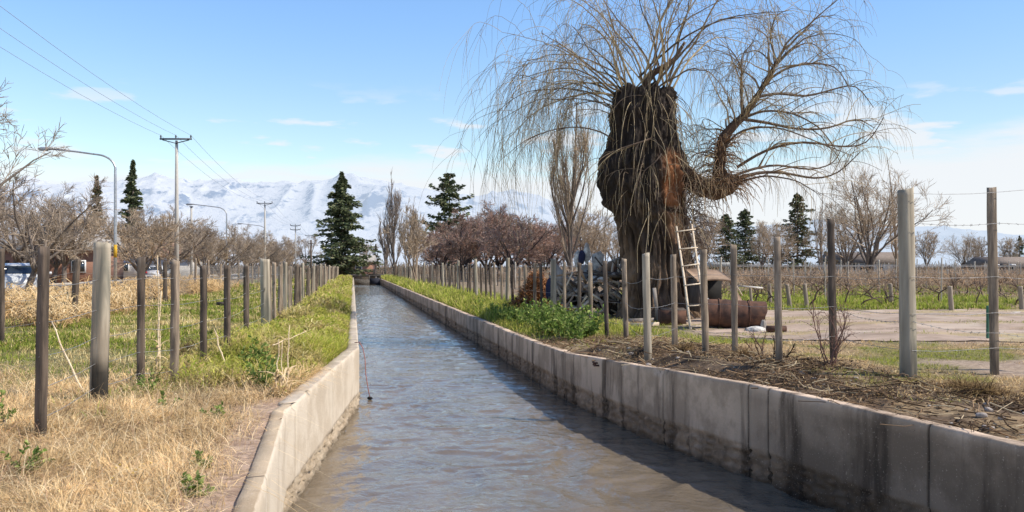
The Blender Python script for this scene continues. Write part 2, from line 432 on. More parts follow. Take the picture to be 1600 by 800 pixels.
    if side > 0: mt = wallmat('shaded_concrete', (.66, .50, .36), (.45, .335, .235), (.18, .13, .09), (.58, .46, .35))
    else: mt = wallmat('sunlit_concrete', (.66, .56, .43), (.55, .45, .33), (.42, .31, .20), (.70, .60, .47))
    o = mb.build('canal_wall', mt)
    tag(o, 'shaded grey concrete canal wall with vertical joints along the right bank' if side > 0 else 'sunlit pale concrete canal wall with crumbling foot along the left bank', 'wall', 'concrete canal walls')
    return o
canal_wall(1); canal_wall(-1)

def build_water():
    m, nt, out = newmat('canal_water')
    b = NN(nt, 'ShaderNodeBsdfPrincipled', Roughness=.03, IOR=1.75)
    nt.links.new(b.outputs[0], out.inputs[0])
    n = noise_tex(nt, .8, 4, (1, .5, 1))
    c = mixrgb(nt, ramp(nt, n, .3, .7), (.22, .175, .12), (.155, .122, .085))
    nt.links.new(c, b.inputs['Base Color'])
    h1 = noise_tex(nt, 2.3, 3, (1.15, 1.0, 1), rough=.5, dist=.4)
    h2 = noise_tex(nt, 8.5, 4, (1.0, 1.15, 1), rough=.6, dist=.6)
    h3 = noise_tex(nt, 24, 2, (1.0, 1.25, 1), rough=.5)
    ad = NN(nt, 'ShaderNodeMath', operation='MULTIPLY_ADD'); ad.inputs[1].default_value = .34
    nt.links.new(h2, ad.inputs[0]); nt.links.new(h1, ad.inputs[2])
    ad2 = NN(nt, 'ShaderNodeMath', operation='MULTIPLY_ADD'); ad2.inputs[1].default_value = .05
    nt.links.new(h3, ad2.inputs[0]); nt.links.new(ad.outputs[0], ad2.inputs[2])
    bp = NN(nt, 'ShaderNodeBump', Strength=1.0, Distance=.035); nt.links.new(ad2.outputs[0], bp.inputs['Height'])
    nt.links.new(bp.outputs[0], b.inputs['Normal'])
    mb = MB()
    ys = np.concatenate([np.arange(-12, 4, .5), np.arange(4, 18, .05), np.arange(18, 34, .1), np.arange(34, 70, .3), np.arange(70, 175, 2.), [175]])
    u = np.linspace(0, 1, 110)
    YY, UU = np.meshgrid(ys, u, indexing='ij')
    XX = (XL(YY) - .12) * (1 - UU) + (XR(YY) + .12) * UU
    x = XX.ravel(); y = YY.ravel()
    wx = x + (fbm(x * .9, y * .9, oct=2, seed=62) - .5) * 1.1; wy = y + (fbm(x * .9 + 9, y * .9, oct=2, seed=63) - .5) * 1.1
    rw = 1 - np.abs(2 * fbm(wx * 1.5, wy * 2.3, oct=2, seed=61) - 1); rs = 1 - np.abs(2 * fbm(wx * 4.2, wy * 5.6, oct=2, seed=67) - 1)
    calm = .55 + .9 * fbm(x * .35, y * .16, oct=2, seed=64)
    z = ((rw - .7) * .05 + (rs - .7) * .022) * calm
    z = z * sstep(120, 40, y)
    idx = np.arange(len(x)).reshape(XX.shape)
    Q = np.stack([idx[:-1, :-1], idx[:-1, 1:], idx[1:, 1:], idx[1:, :-1]], -1).reshape(-1, 4)
    mb.add(np.stack([x, y, z], 1), Q)
    tag(mb.build('canal_water', m, None, True), kind='structure')
    bed = MB()
    V = []
    for y_ in (-12, 5, 8, 14, 19, 175): V += [(float(XL(y_)) - .3, y_, -1.2), (float(XR(y_)) + .3, y_, -1.2)]
    bed.add(V, [(2 * i, 2 * i + 1, 2 * i + 3, 2 * i + 2) for i in range(5)])
    bed.box(((float(XL(175)) + float(XR(175))) / 2, 175.3, -.1), (5.6, .5, 1.95))
    tag(bed.build('canal_bed', mat('silt', (.12, .09, .06))), kind='structure')
build_water()

# ------------------------------------------------------------------ mountains
def build_mountains():
    pr = np.array([(-900, 310), (-300, 296), (0, 288), (100, 286), (200, 282), (240, 277), (300, 284), (350, 277), (400, 281), (450, 277), (500, 279), (530, 280), (580, 283), (620, 286), (650, 291), (700, 303), (760, 312), (800, 305), (870, 318), (950, 330), (1100, 342), (1200, 350), (1300, 346), (1400, 352), (1500, 358), (1600, 362), (1800, 366), (2500, 375)])
    a = np.arange(-900, 2500, 3.0); r = np.linspace(0, 1, 150)
    AA, RR = np.meshgrid(a, r, indexing='ij')
    Yd = 6500 + RR * 5000
    Xd = (AA - 800) * Yd / F
    top = (HZ - np.interp(AA, pr[:, 0], pr[:, 1])) / F * 9800
    ramp_ = sstep(-.05, .66, RR) * sstep(1.35, .66, RR)
    rd = ridged(Xd / 1300, Yd / 1900, 6, 5); rd2 = ridged(Xd / 330, Yd / 420, 4, 15)
    crest = ramp_ ** 3
    H = top * ramp_ * ((.48 + .80 * rd + .14 * rd2) * (1 - crest) + crest * (.90 + .20 * rd + .08 * rd2))
    V = np.stack([Xd, Yd, H - 20], -1).reshape(-1, 3)
    idx = np.arange(AA.size).reshape(AA.shape)
    Q = np.stack([idx[:-1, :-1], idx[1:, :-1], idx[1:, 1:], idx[:-1, 1:]], -1).reshape(-1, 4)
    m, nt, out = newmat('snow_mountain')
    d = NN(nt, 'ShaderNodeBsdfDiffuse')
    geo = nt.nodes.new('ShaderNodeNewGeometry'); sep = nt.nodes.new('ShaderNodeSeparateXYZ'); nt.links.new(geo.outputs['Normal'], sep.inputs[0])
    n = noise_tex(nt, .0085, 10, (1, 1, 1.6), rough=.68)
    ad = NN(nt, 'ShaderNodeMath', operation='MULTIPLY_ADD'); ad.inputs[1].default_value = .9
    nt.links.new(sep.outputs[2], ad.inputs[0]); nt.links.new(n, ad.inputs[2])
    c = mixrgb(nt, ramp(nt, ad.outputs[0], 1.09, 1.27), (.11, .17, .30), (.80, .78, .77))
    nt.links.new(c, d.inputs[0])
    bp = NN(nt, 'ShaderNodeBump', Strength=1, Distance=30); nt.links.new(n, bp.inputs['Height']); nt.links.new(bp.outputs[0], d.inputs['Normal'])
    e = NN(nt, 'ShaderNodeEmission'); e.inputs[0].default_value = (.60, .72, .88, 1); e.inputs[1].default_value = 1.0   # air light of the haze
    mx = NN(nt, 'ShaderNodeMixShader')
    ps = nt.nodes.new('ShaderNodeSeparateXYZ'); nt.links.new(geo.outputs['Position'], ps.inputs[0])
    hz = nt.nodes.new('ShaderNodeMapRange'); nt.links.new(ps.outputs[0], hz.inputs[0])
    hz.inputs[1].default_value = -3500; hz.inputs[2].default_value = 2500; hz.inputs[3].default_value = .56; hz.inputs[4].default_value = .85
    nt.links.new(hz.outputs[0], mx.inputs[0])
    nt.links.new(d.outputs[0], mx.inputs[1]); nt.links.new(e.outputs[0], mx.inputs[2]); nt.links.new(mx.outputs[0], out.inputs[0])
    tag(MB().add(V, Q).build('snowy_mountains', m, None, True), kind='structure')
build_mountains()

# ------------------------------------------------------------------ grass
def blades(mb, P, h, w, az, bend, col, segs=3, tipcol=None, kink=0.5):
    M = len(P)
    if M == 0: return
    h = np.broadcast_to(h, (M,)); w = np.broadcast_to(w, (M,)); bend = np.broadcast_to(bend, (M,))
    t = np.linspace(0, 1, segs + 1)
    D = np.stack([np.cos(az), np.sin(az), np.zeros(M)], 1)
    fa = az + rng.uniform(.6, 2.5, M); S = np.stack([np.cos(fa), np.sin(fa), np.zeros(M)], 1)
    up = np.clip(1 - kink * bend[:, None] * t[None] ** 1.3 * .9, -.6, 1)
    ctr = P[:, None] + D[:, None] * (bend * h)[:, None, None] * (t[None, :, None] ** 1.6) + np.array([0, 0, 1.])[None, None] * (h[:, None] * t[None] * up)[..., None]
    wd = w[:, None] * (1 - t[None] ** 1.8 * .94) / 2
    L = ctr - S[:, None] * wd[..., None]; Rr = ctr + S[:, None] * wd[..., None]
    V = np.stack([L, Rr], 2)
    idx = np.arange(M * (segs + 1) * 2).reshape(M, segs + 1, 2)
    Q = np.stack([idx[:, :-1, 0], idx[:, :-1, 1], idx[:, 1:, 1], idx[:, 1:, 0]], -1).reshape(-1, 4)
    sh = (.68 + .32 * t)[None, :, None, None]  # painted shade: blade colour darkens toward its base
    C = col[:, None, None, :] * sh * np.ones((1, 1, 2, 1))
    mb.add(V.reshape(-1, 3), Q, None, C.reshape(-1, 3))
def pal(M, cols, wts, var=.25):
    k = rng.choice(len(cols), M, p=np.array(wts) / sum(wts)); c = np.array(cols)[k]
    return c * (1 + rng.uniform(-var, var, (M, 1)))
M_grass = leafmat('grass_blades', .22, (1.08, 1.08, .84), up=.62); M_dry = leafmat('dry_grass_blades', .18, (1.10, 1.01, .86), up=.6); M_leaf = leafmat('leaves', .35); M_litter = leafmat('leaf_litter', .1); M_needle = leafmat('needles', .12)
def onground(x, y, dz=-.01): return np.stack([x, y, GZ(x, y) + dz], 1)
STR = [(.90, .71, .43), (.76, .56, .32), (.50, .36, .21), (.98, .85, .60), (.27, .21, .15)]
GRN = [(.20, .27, .05), (.29, .35, .07), (.38, .38, .10), (.13, .19, .035)]

def dry_near():
    mb = MB()
    for (n, ya, yb, hh, ww) in ((90000, 4.0, 8.5, .10, .0034), (52000, 8.5, 13, .12, .005)):
        y = rng.uniform(ya, yb, n); x = XL(y) - .15 - rng.uniform(0, 1, n) ** .9 * (y * .62 + .3 + XL(y))
        x = np.where(rng.random(n) < .1, XL(y) - rng.uniform(.2, .5, n), x)
        inn = XL(y) - x
        dens = fbm(x * 1.9, y * 1.9, oct=3, seed=51)
        ok = (inn > .2) & (x > -9) & (rng.random(n) < .12 + 1.3 * sstep(.36, .6, dens)) & (rng.random(n) < sstep(12.8, 9.5, y + (-x - 3) * .35 + (fbm(x * .7, y * .7, oct=4, seed=41) - .5) * 4))
        ok &= rng.random(n) < np.where(y < 9, .05 + .95 * sstep(.38, .75, inn), 1)
        x, y, dens = x[ok], y[ok], dens[ok]; m = len(x)
        base_az = fbm(x * .8, y * .8, oct=2, seed=58) * 14
        az = base_az + rng.normal(0, 1.7, m)
        h = hh * rng.uniform(.5, 2.0, m) * (.45 + 1.3 * dens); bend = rng.uniform(.3, 2.4, m)
        c = pal(m, STR, [5, 4, 2.5, 2, 2.5]) * (.30 + 1.35 * dens[:, None]) * (.45 + 1.15 * fbm(x * 3.1 + 3, y * 3.1, oct=3, seed=151))[:, None] * (.8 + .45 * fbm(x * .6 + 3, y * .6, oct=3, seed=152))[:, None]
        blades(mb, onground(x, y), h, ww * rng.uniform(.6, 1.5, m), az, bend, c, 4, kink=.55)
    n = 5200; y = rng.uniform(4.2, 11.5, n); x = XL(y) - .35 - rng.uniform(0, 1, n) * (y * .62 + XL(y)); ok = (rng.random(n) < sstep(12, 9.5, y)); x, y = x[ok], y[ok]; m = len(x)
    blades(mb, onground(x, y, .01), rng.uniform(.14, .42, m), rng.uniform(.0025, .006, m), rng.uniform(0, 6.28, m), rng.uniform(.4, 2.8, m), pal(m, [(.98, .86, .62), (.80, .62, .38), (.30, .22, .15), (.60, .42, .30)], [4, 3, 2, 2]), 5, kink=.7)
    o = mb.build('dry_grass', M_dry); tag(o, 'matted straw coloured dry grass on the near left bank', 'grass', None, 'stuff')
dry_near()
def green_left():
    mb = MB()
    for (n, ya, yb, hh, ww) in ((30000, 7.0, 14, .10, .010), (42000, 14, 24, .11, .016), (30000, 24, 45, .14, .028), (8000, 45, 100, .2, .06)):
        y = rng.uniform(ya, yb, n) ; c0 = -rng.uniform(1.6, 9.8, n); x = c0 - .191 * y
        k = fbm(x * .7, y * .7, oct=4, seed=41); k2 = fbm(x * 1.6, y * 1.6, oct=3, seed=52)
        ok = (XL(y) - x > 1.5) & (rng.random(n) < .15 + .85 * sstep(9., 12.0, y + x * -.35 + (k - .5) * 4)) & (x > -.66 * y)
        x, y, k2 = x[ok], y[ok], k2[ok]; m = len(x)
        yl = sstep(.58, .72, fbm(x * .9 + 7, y * .9, oct=3, seed=154))[:, None]; c = pal(m, GRN + STR[:3], [5, 6, 4, 3, 2, 1, 1]) * (1 - yl) + pal(m, STR, [3, 3, 2, 2, 1]) * yl * (.65 + .6 * k2[:, None])
        blades(mb, onground(x, y), hh * rng.uniform(.35, 1.2, m) * (.25 + 1.5 * k2 ** 1.5 * 1.6), ww * rng.uniform(.5, 1.3, m), rng.uniform(0, 6.28, m), rng.uniform(.1, 1.6, m), c * (.7 + .6 * fbm(x * 2.6, y * 2.6, oct=2, seed=153))[:, None], 2)
    o = mb.build('green_grass', M_grass); tag(o, 'short patchy green grass beyond the left wire fence', 'grass', None, 'stuff')
green_left()
def bank_left():
    mb = MB()
    for (n, ya, yb, hh, ww) in ((26000, 8.6, 14, .26, .007), (30000, 14, 24, .28, .012), (22000, 24, 50, .30, .024), (9000, 50, 120, .35, .05)):
        y = rng.uniform(ya, yb, n); inn = WT + .02 + rng.uniform(0, 1, n) ** 1.1 * 2.1; x = XL(y) - inn
        k2 = fbm(x * 1.8, y * 1.4, oct=3, seed=57)
        ok = (rng.random(n) < sstep(8.5, 11.0, y + (fbm(x * 2, y * 2, oct=2, seed=59) - .5) * 2 + np.clip(inn - 1.2, 0, 2) * -1.2)) & (rng.random(n) < .35 + 1.2 * (k2))
        x, y, k2, inn = x[ok], y[ok], k2[ok], inn[ok]; m = len(x)
        c = pal(m, [(.42, .45, .09), (.56, .54, .15), (.28, .35, .06), (.66, .58, .22), (.74, .58, .33)], [6, 5, 4, 2, 1.6]) * (.6 + .7 * k2[:, None])
        big = sstep(.45, .7, fbm(x * 1.1 + 4, y * .8, oct=2, seed=155)); h = hh * rng.uniform(.4, 1.4, m) * (.35 + .9 * k2 + .7 * big) * (.55 + .45 * sstep(.2, .6, inn)) * (1 - .35 * sstep(1.5, 2.1, inn))
        dry = (sstep(.52, .62, fbm(x * 2.2, y * 1.1 + 3, oct=3, seed=156)) * .75)[:, None]; c = c * (1 - dry) + pal(m, STR, [3, 3, 3, 1, 2]) * .9 * dry
        az = np.where(rng.random(m) < .4, rng.normal(-.0, .8, m), rng.uniform(0, 6.28, m))
        blades(mb, onground(x, y), h, ww * rng.uniform(.6, 1.4, m), az, rng.uniform(.1, .9, m), c, 3, kink=.35)
        # side leaves: short leaves on the stems
        q = rng.random(m) < .8
        P = onground(x[q], y[q]); P[:, 2] += h[q] * rng.uniform(.3, .85, q.sum())
        blades(mb, P, h[q] * .35, ww * 2.0, rng.uniform(0, 6.28, q.sum()), rng.uniform(.8, 2, q.sum()), c[q] * 1.05, 2)
    o = mb.build('bank_weeds', M_grass); tag(o, 'tall yellow green weeds between the left fence and the canal', 'weeds', None, 'stuff')
bank_left()
def bank_right():
    mb = MB()
    for (n, ya, yb, hh, ww) in ((14000, 15.5, 24, .16, .012), (22000, 24, 50, .26, .024), (10000, 50, 130, .34, .05)):
        y = rng.uniform(ya, yb, n); inn = WT + .05 + rng.uniform(0, 1, n) * 2.8; x = XR(y) + inn
        k2 = fbm(x * 1.8, y * 1.4, oct=3, seed=77)
        ok = rng.random(n) < sstep(16.5, 21, y) * (.4 + k2)
        x, y, k2 = x[ok], y[ok], k2[ok]; m = len(x)
        c = pal(m, [(.38, .43, .09), (.52, .52, .14), (.25, .33, .06), (.64, .57, .21), (.72, .57, .32)], [6, 5, 4, 2, 1.6]) * (.6 + .7 * k2[:, None])
        h = hh * rng.uniform(.4, 1.5, m) * (.5 + k2)
        blades(mb, onground(x, y), h, ww * rng.uniform(.6, 1.4, m), rng.uniform(0, 6.28, m), rng.uniform(.1, .9, m), c, 3, kink=.35)
    o = mb.build('right_bank_weeds', M_grass); tag(o, 'bright green weeds along the far right bank', 'weeds', None, 'stuff')
bank_right()
def yard_right():
    mb = MB()
    for (n, ya, yb, hh, ww) in ((34000, 8, 15, .055, .007), (40000, 15, 26, .07, .012)):
        y = rng.uniform(ya, yb, n); x = XR(y) + .4 + rng.random(n) * (y * .62 - XR(y))
        tr = track_mask(x, y); k = fbm(x * .7, y * .7, oct=4, seed=41); inn = x - XR(y)
        ok = ((tr < .5) | (rng.random(n) < .35 * sstep(.5, .6, fbm(x * .5 + 8, y * 1.5, oct=4, seed=162)))) & (rng.random(n) < .25 + .75 * sstep(1.2, 2.8, inn)) & (rng.random(n) < .3 + k)
        x, y, k = x[ok], y[ok], k[ok]; m = len(x)
        g = sstep(.45, .6, k)[:, None]
        c = pal(m, STR, [4, 5, 2, 2, 1]) * .95 * (1 - g) + pal(m, GRN, [3, 5, 4, 1]) * 1.2 * g
        blades(mb, onground(x, y), hh * rng.uniform(.5, 1.8, m), ww * rng.uniform(.6, 1.4, m), rng.uniform(0, 6.28, m), rng.uniform(.3, 1.8, m), c, 2)
    o = mb.build('yard_grass', M_dry); tag(o, 'thin yellow and green grass around the willow and the track', 'grass', None, 'stuff')
    mb = MB()
    for (n, ya, yb, hh, ww) in ((42000, 25.5, 36, .20, .022), (26000, 36, 60, .22, .04)):
        y = rng.uniform(ya, yb, n); x = rng.uniform(1, 3.0, n) + rng.random(n) * (y * .66)
        k = fbm(x * .45, y * .45, oct=3, seed=91)
        tr = track_mask(x, y)
        ok = (tr < .3) & (rng.random(n) < .12 + 1.4 * sstep(.36, .6, k)) & (x > y * .13)
        x, y, k = x[ok], y[ok], k[ok]; m = len(x)
        c = pal(m, [(.34, .42, .07), (.46, .51, .12), (.22, .31, .06), (.55, .53, .18), (.60, .48, .26)], [6, 5, 3, 2, 2.4]) * (.6 + .7 * k[:, None])
        blades(mb, onground(x, y), hh * rng.uniform(.4, 1.4, m) * (.4 + k), ww * rng.uniform(.6, 1.4, m), rng.uniform(0, 6.28, m), rng.uniform(.1, 1.0, m), c, 2)
    o = mb.build('vineyard_weeds', M_grass); tag(o, 'bright green weeds growing at the edge of the vineyard', 'weeds', None, 'stuff')
yard_right()
def litter():
    mb = MB(); n = 26000
    y = rng.uniform(5.6, 19, n); inn = .02 + rng.random(n) ** .8 * 2.8; x = XR(y) + inn
    k = fbm(x * 1.5, y * 1.5, oct=4, seed=95)
    ok = (rng.random(n) < .15 + 1.6 * sstep(.45, .6, k)) & (rng.random(n) < sstep(0, .4, inn) + .12) & (rng.random(n) < sstep(3.0, 1.8, inn))
    x, y, k = x[ok], y[ok], k[ok]; m = len(x)
    P = onground(x, y, 0.0); P[:, 2] = np.maximum(P[:, 2], np.where(x - XR(y) < WT, ZR(y), -9)); P[:, 2] += rng.random(m) ** 2 * .10 * sstep(.45, .62, k)
    dk = sstep(.5, .62, fbm(x * .9 + 5, y * .9, oct=3, seed=97))[:, None]
    c = pal(m, [(.045, .032, .024), (.09, .06, .04), (.16, .10, .06)], [4, 3, 2]) * dk + pal(m, [(.34, .22, .12), (.5, .37, .22), (.2, .13, .08), (.09, .065, .045)], [3, 2, 3, 2]) * (1 - dk)
    blades(mb, P, rng.uniform(.02, .08, m), rng.uniform(.005, .028, m), rng.uniform(0, 6.28, m), rng.uniform(1, 4, m), c, 2, kink=.8)
    o = mb.build('leaf_litter', M_litter); tag(o, 'dark and brown leaf litter and twigs on the right bank', 'litter', None, 'stuff')
    # thin sticks among the litter
    mb = MB(); n = 900
    y = rng.uniform(5.8, 17, n); x = XR(y) + .1 + rng.random(n) * 2.2
    a = rng.uniform(0, 6.28, n); L = rng.uniform(.08, .45, n)
    P0 = onground(x, y, .02); P1 = P0 + np.stack([np.cos(a) * L, np.sin(a) * L, rng.uniform(-.01, .08, n)], 1)
    mid = (P0 + P1) / 2 + rng.normal(0, .015, (n, 3))
    mb.tubes(np.stack([P0, mid, P1], 1), np.broadcast_to(rng.uniform(.002, .007, n)[:, None], (n, 3)), 4, pal(n, [(.3, .2, .12), (.12, .08, .05), (.5, .4, .26)], [3, 3, 2]))
    o = mb.build('fallen_twigs', M_litter); tag(o, 'fallen twigs scattered over the litter of the right bank', 'twigs', None, 'stuff')
litter()
def straw_heap():
    mb = MB(); n = 17000
    y = rng.uniform(16, 60, n) ; c0 = -rng.uniform(8.0, 12.2, n); x = c0 - .191 * y
    k = fbm(x * .5, y * .5, oct=3, seed=101)
    ok = (rng.random(n) < sstep(.50, .64, k) * .8) & (x > -.63 * y)
    x, y, k = x[ok], y[ok], k[ok]; m = len(x)
    P = onground(x, y); h = rng.uniform(.45, 1.3, m) * (.35 + k)
    blades(mb, P, h, rng.uniform(.018, .05, m), rng.uniform(0, 6.28, m), rng.uniform(.2, 1.8, m), pal(m, [(.74, .54, .30), (.88, .70, .44), (.46, .31, .17)], [4, 3, 2]) * (.6 + .6 * k[:, None]), 4, kink=.6)
    P = P.copy(); P[:, 2] += h * rng.uniform(.2, .7, m)
    blades(mb, P, h * .5, rng.uniform(.02, .05, m), rng.uniform(0, 6.28, m), rng.uniform(1, 2.4, m), pal(m, [(.74, .54, .30), (.88, .70, .44)], [4, 3]), 3, kink=.7)
    n = 5200; y = rng.uniform(19, 28, n); x = -6.6 - rng.uniform(0, 4.2, n) - .191 * y; k = fbm(x * .8, y * .8, oct=3, seed=104)
    ok = (x > -.60 * y) & (rng.random(n) < sstep(.40, .58, k)); x, y, k = x[ok], y[ok], k[ok]; m = len(x); P = onground(x, y); h = rng.uniform(.35, 1.0, m) * (.4 + k)
    blades(mb, P, h, rng.uniform(.012, .035, m), rng.uniform(0, 6.28, m), rng.uniform(.2, 1.9, m), pal(m, [(.78, .58, .33), (.92, .75, .48), (.46, .31, .17)], [4, 3, 2]) * (.6 + .7 * k[:, None]), 4, kink=.6)
    P = P.copy(); P[:, 2] += h * rng.uniform(.3, .8, m); blades(mb, P, h * .45, rng.uniform(.015, .04, m), rng.uniform(0, 6.28, m), rng.uniform(1, 2.6, m), pal(m, [(.88, .70, .44), (.97, .84, .6)], [4, 3]), 4, kink=.7)
    o = mb.build('dry_stalks', M_dry); tag(o, 'tangle of pale dry maize like stalks along the road verge', 'dry stalks', None, 'stuff')
straw_heap()

# ------------------------------------------------------------------ branching
def norm(v): return v / (np.linalg.norm(v, axis=-1, keepdims=True) + 1e-9)
def grow(S, D, L, r0, r1, N, wob, grav, up=0.0, gpow=1.0):
    M = len(S); P = np.zeros((M, N, 3)); P[:, 0] = S; L = np.broadcast_to(np.asarray(L, float), (M,)); d = norm(D.copy()); st = (L / (N - 1))[:, None]
    for i in range(1, N):
        t = i / (N - 1)
        d = norm(d + rng.normal(0, wob, (M, 3)) + np.array([0, 0, -1.])[None] * (np.asarray(grav) * t ** gpow).reshape(-1, 1) + np.array([0, 0, 1.]) * up)
        P[:, i] = P[:, i - 1] + d * st
    k = np.linspace(0, 1, N)[None]
    Rr = np.asarray(r0).reshape(-1, 1) * (1 - k) + np.asarray(r1).reshape(-1, 1) * k
    return P, np.broadcast_to(Rr, (M, N)).copy()
def spawn(P, Rr, per, t0, t1, ang0, ang1, keep=None):
    M, N, _ = P.shape; n = M * per; par = np.repeat(np.arange(M), per)
    t = rng.uniform(t0, t1, n) * (N - 1); i = np.minimum(t.astype(int), N - 2); f = (t - i)[:, None]
    S = P[par, i] * (1 - f) + P[par, i + 1] * f
    T = norm(P[par, i + 1] - P[par, i]); rr = Rr[par, i] * (1 - f[:, 0]) + Rr[par, i + 1] * f[:, 0]
    q = norm(np.cross(T, norm(rng.normal(0, 1, (n, 3)))))
    a = rng.uniform(ang0, ang1, n)[:, None]
    D = T * np.cos(a) + q * np.sin(a)
    return S, D, rr, t / (N - 1), par
def bare_tree(name, label, cat, loc, group, H, trunk_h, r, nlimb, spread, seed, twig_r, m_bark, m_twig, levels=(5, 6, 6), lens=(.55, .5, .45), up=.06, grav=0., stems=1, lean=(0, 0), tw=.5, wob=.13, crowncol=None):
    """trunk as one part, limbs and twigs as the crown"""
    global rng
    old = rng; rng = np.random.default_rng(seed)
    root = thing(name, loc, label, cat, group)
    tr = MB(); cr = MB(); o0 = np.array(loc, float)
    S = np.tile(o0 + [0, 0, -.1], (stems, 1)) + rng.normal(0, r * .8 if stems > 1 else 0, (stems, 3)) * [1, 1, 0]
    D = np.tile([lean[0], lean[1], 1.0], (stems, 1)) + rng.normal(0, .25 if stems > 1 else .04, (stems, 3))
    P, Rr = grow(S, D, np.full(stems, trunk_h), r, r * .7, 7, .05, 0)
    Rr[:, 0] *= 1.35
    tr.tubes(P, Rr, 8)
    tops = P[:, -1]; td = norm(P[:, -1] - P[:, -2])
    # limbs leave the upper trunk
    par = np.repeat(np.arange(stems), max(1, nlimb // stems)); n = len(par)
    az = np.linspace(0, 2 * np.pi, n, endpoint=False) + rng.uniform(-.4, .4, n); el = rng.uniform(spread[0], spread[1], n)
    dl = np.stack([np.cos(az) * np.sin(el), np.sin(az) * np.sin(el), np.cos(el)], 1) + td[par] * .3
    st = tops[par] - td[par] * rng.uniform(0, trunk_h * .22, n)[:, None]
    LH = (H - trunk_h)
    P1, R1 = grow(st, dl, LH * rng.uniform(.75, 1.1, n), r * .5, r * .12, 9, wob, grav, up)
    tr.tubes(P1, R1, 6)
    Pp, Rp = P1, R1; L0 = LH
    for lv, (k, lf) in enumerate(zip(levels, lens)):
        S, D, rr, t, _ = spawn(Pp, Rp, k, .2, 1.0, .35, .95)
        L = L0 * lf * rng.uniform(.45, 1.1, len(S)) * (1.15 - .6 * t)
        L0 *= lf
        fin = lv == len(levels) - 1
        r0 = np.maximum(rr * .6, twig_r) if not fin else np.full(len(S), twig_r)
        Pp, Rp = grow(S, D, L, r0, np.maximum(r0 * .3, twig_r * .6), 6 if lv == 0 else 5 if not fin else 4, wob * 1.1, grav * 1.5, up)
        cr.tubes(Pp, Rp, 4 if lv == 0 else 3, pal(len(S), crowncol or [(1, 1, 1), (.7, .7, .7), (1.2, 1.2, 1.2)], [1] * len(crowncol or (1, 2, 3)), .15))
    tr.build('trunk', m_bark, root, True); cr.build('crown', m_twig, root)
    rng = old
    return root
B_grey = mat('grey_bark', (.21, .165, .13), (.11, .088, .07), 9, (1, 1, .3), bump=.8, bdist=.03)
B_tan = mat('tan_bark', (.34, .255, .17), (.22, .16, .11), 9, (1, 1, .3), bump=.5)
T_brown = mat('brown_twigs', (.42, .33, .245), (.30, .235, .175), 3, bump=0, attr=True)
T_tan = mat('tan_twigs', (.52, .40, .28), (.40, .30, .20), 3, bump=0, attr=True)
T_purple = mat('purple_twigs', (.42, .315, .255), (.29, .22, .18), .6, bump=0, attr=True)
T_grey = mat('pale_twigs', (.40, .33, .27), (.31, .25, .20), 3, bump=0, attr=True)

# roadside bare trees: a row between the road and the left fence
base = [bare_tree('bare_street_tree', 'large leafless tree with wide arching branches cut by the left frame edge', 'tree', (PX(-75, 29.5), 29.5, .9), 'leafless trees along the road', 7.6, 1.9, .17, 7, (.4, 1.1), 11, .0105, B_grey, T_brown, (6, 6, 6), (.55, .5, .45), .02, lean=(-.15, .1)),
        bare_tree('bare_street_tree', 'leafless vase shaped tree, second of the roadside row from the left', 'tree', (PX(36, 33.5), 33.5, .9), 'leafless trees along the road', 5.3, 1.7, .15, 7, (.4, 1.2), 12, .009, B_grey, T_brown, (6, 6, 8), (.55, .5, .45), .02, lean=(.25, .1)),
        bare_tree('bare_street_tree', 'leafless low spreading tree, third of the roadside row from the left', 'tree', (-12.0 - .191 * 46.5, 46.5, .9), 'leafless trees along the road', 4.6, 1.3, .15, 8, (.5, 1.2), 13, .011, B_grey, T_tan, (7, 7, 9), (.55, .5, .45), .03),
        bare_tree('bare_street_tree', 'leafless tree in front of the dark spire conifer, fourth of the roadside row', 'tree', (-12.3 - .191 * 54, 54, .9), 'leafless trees along the road', 4.9, 1.3, .16, 8, (.4, 1.1), 14, .011, B_grey, T_brown, (7, 7, 9), (.55, .5, .45), .03)]
yy = 61.0
for i in range(13):
    s = random.uniform(.95, 1.2)
    dup(base[1 + i % 3], (-12.2 - .191 * yy + random.uniform(-.6, .6), yy, .9), random.uniform(0, 6.28), 'leafless tree, %s of the roadside row counted from the left frame edge' % ORD[i + 4], 'leafless trees along the road', s)
    yy += 7.5 + i * .35
# the row across the road, seen between the first one
yy = 44.0
for i in range(10):
    s = random.uniform(1.1, 1.45)
    dup(base[1 + (i + 1) % 3], (-24.5 - .191 * yy + random.uniform(-1.5, 1.5), yy, .9), random.uniform(0, 6.28), 'leafless tree across the road, %s of the far row from the left' % ORD[i], 'leafless trees beyond the road', s)
    yy += 8 + i * .6
for i, (px, Y) in enumerate([(10, 60), (100, 68), (205, 90), (300, 110), (380, 135), (430, 160), (478, 190)]):
    dup(base[2 if i % 2 else 1], (PX(px, Y), Y, .9), i * 1.3, 'brown leafless tree deep behind the road, %s from the left' % ORD[i], 'leafless thicket behind the road', 1.35 + .02 * Y / 10)

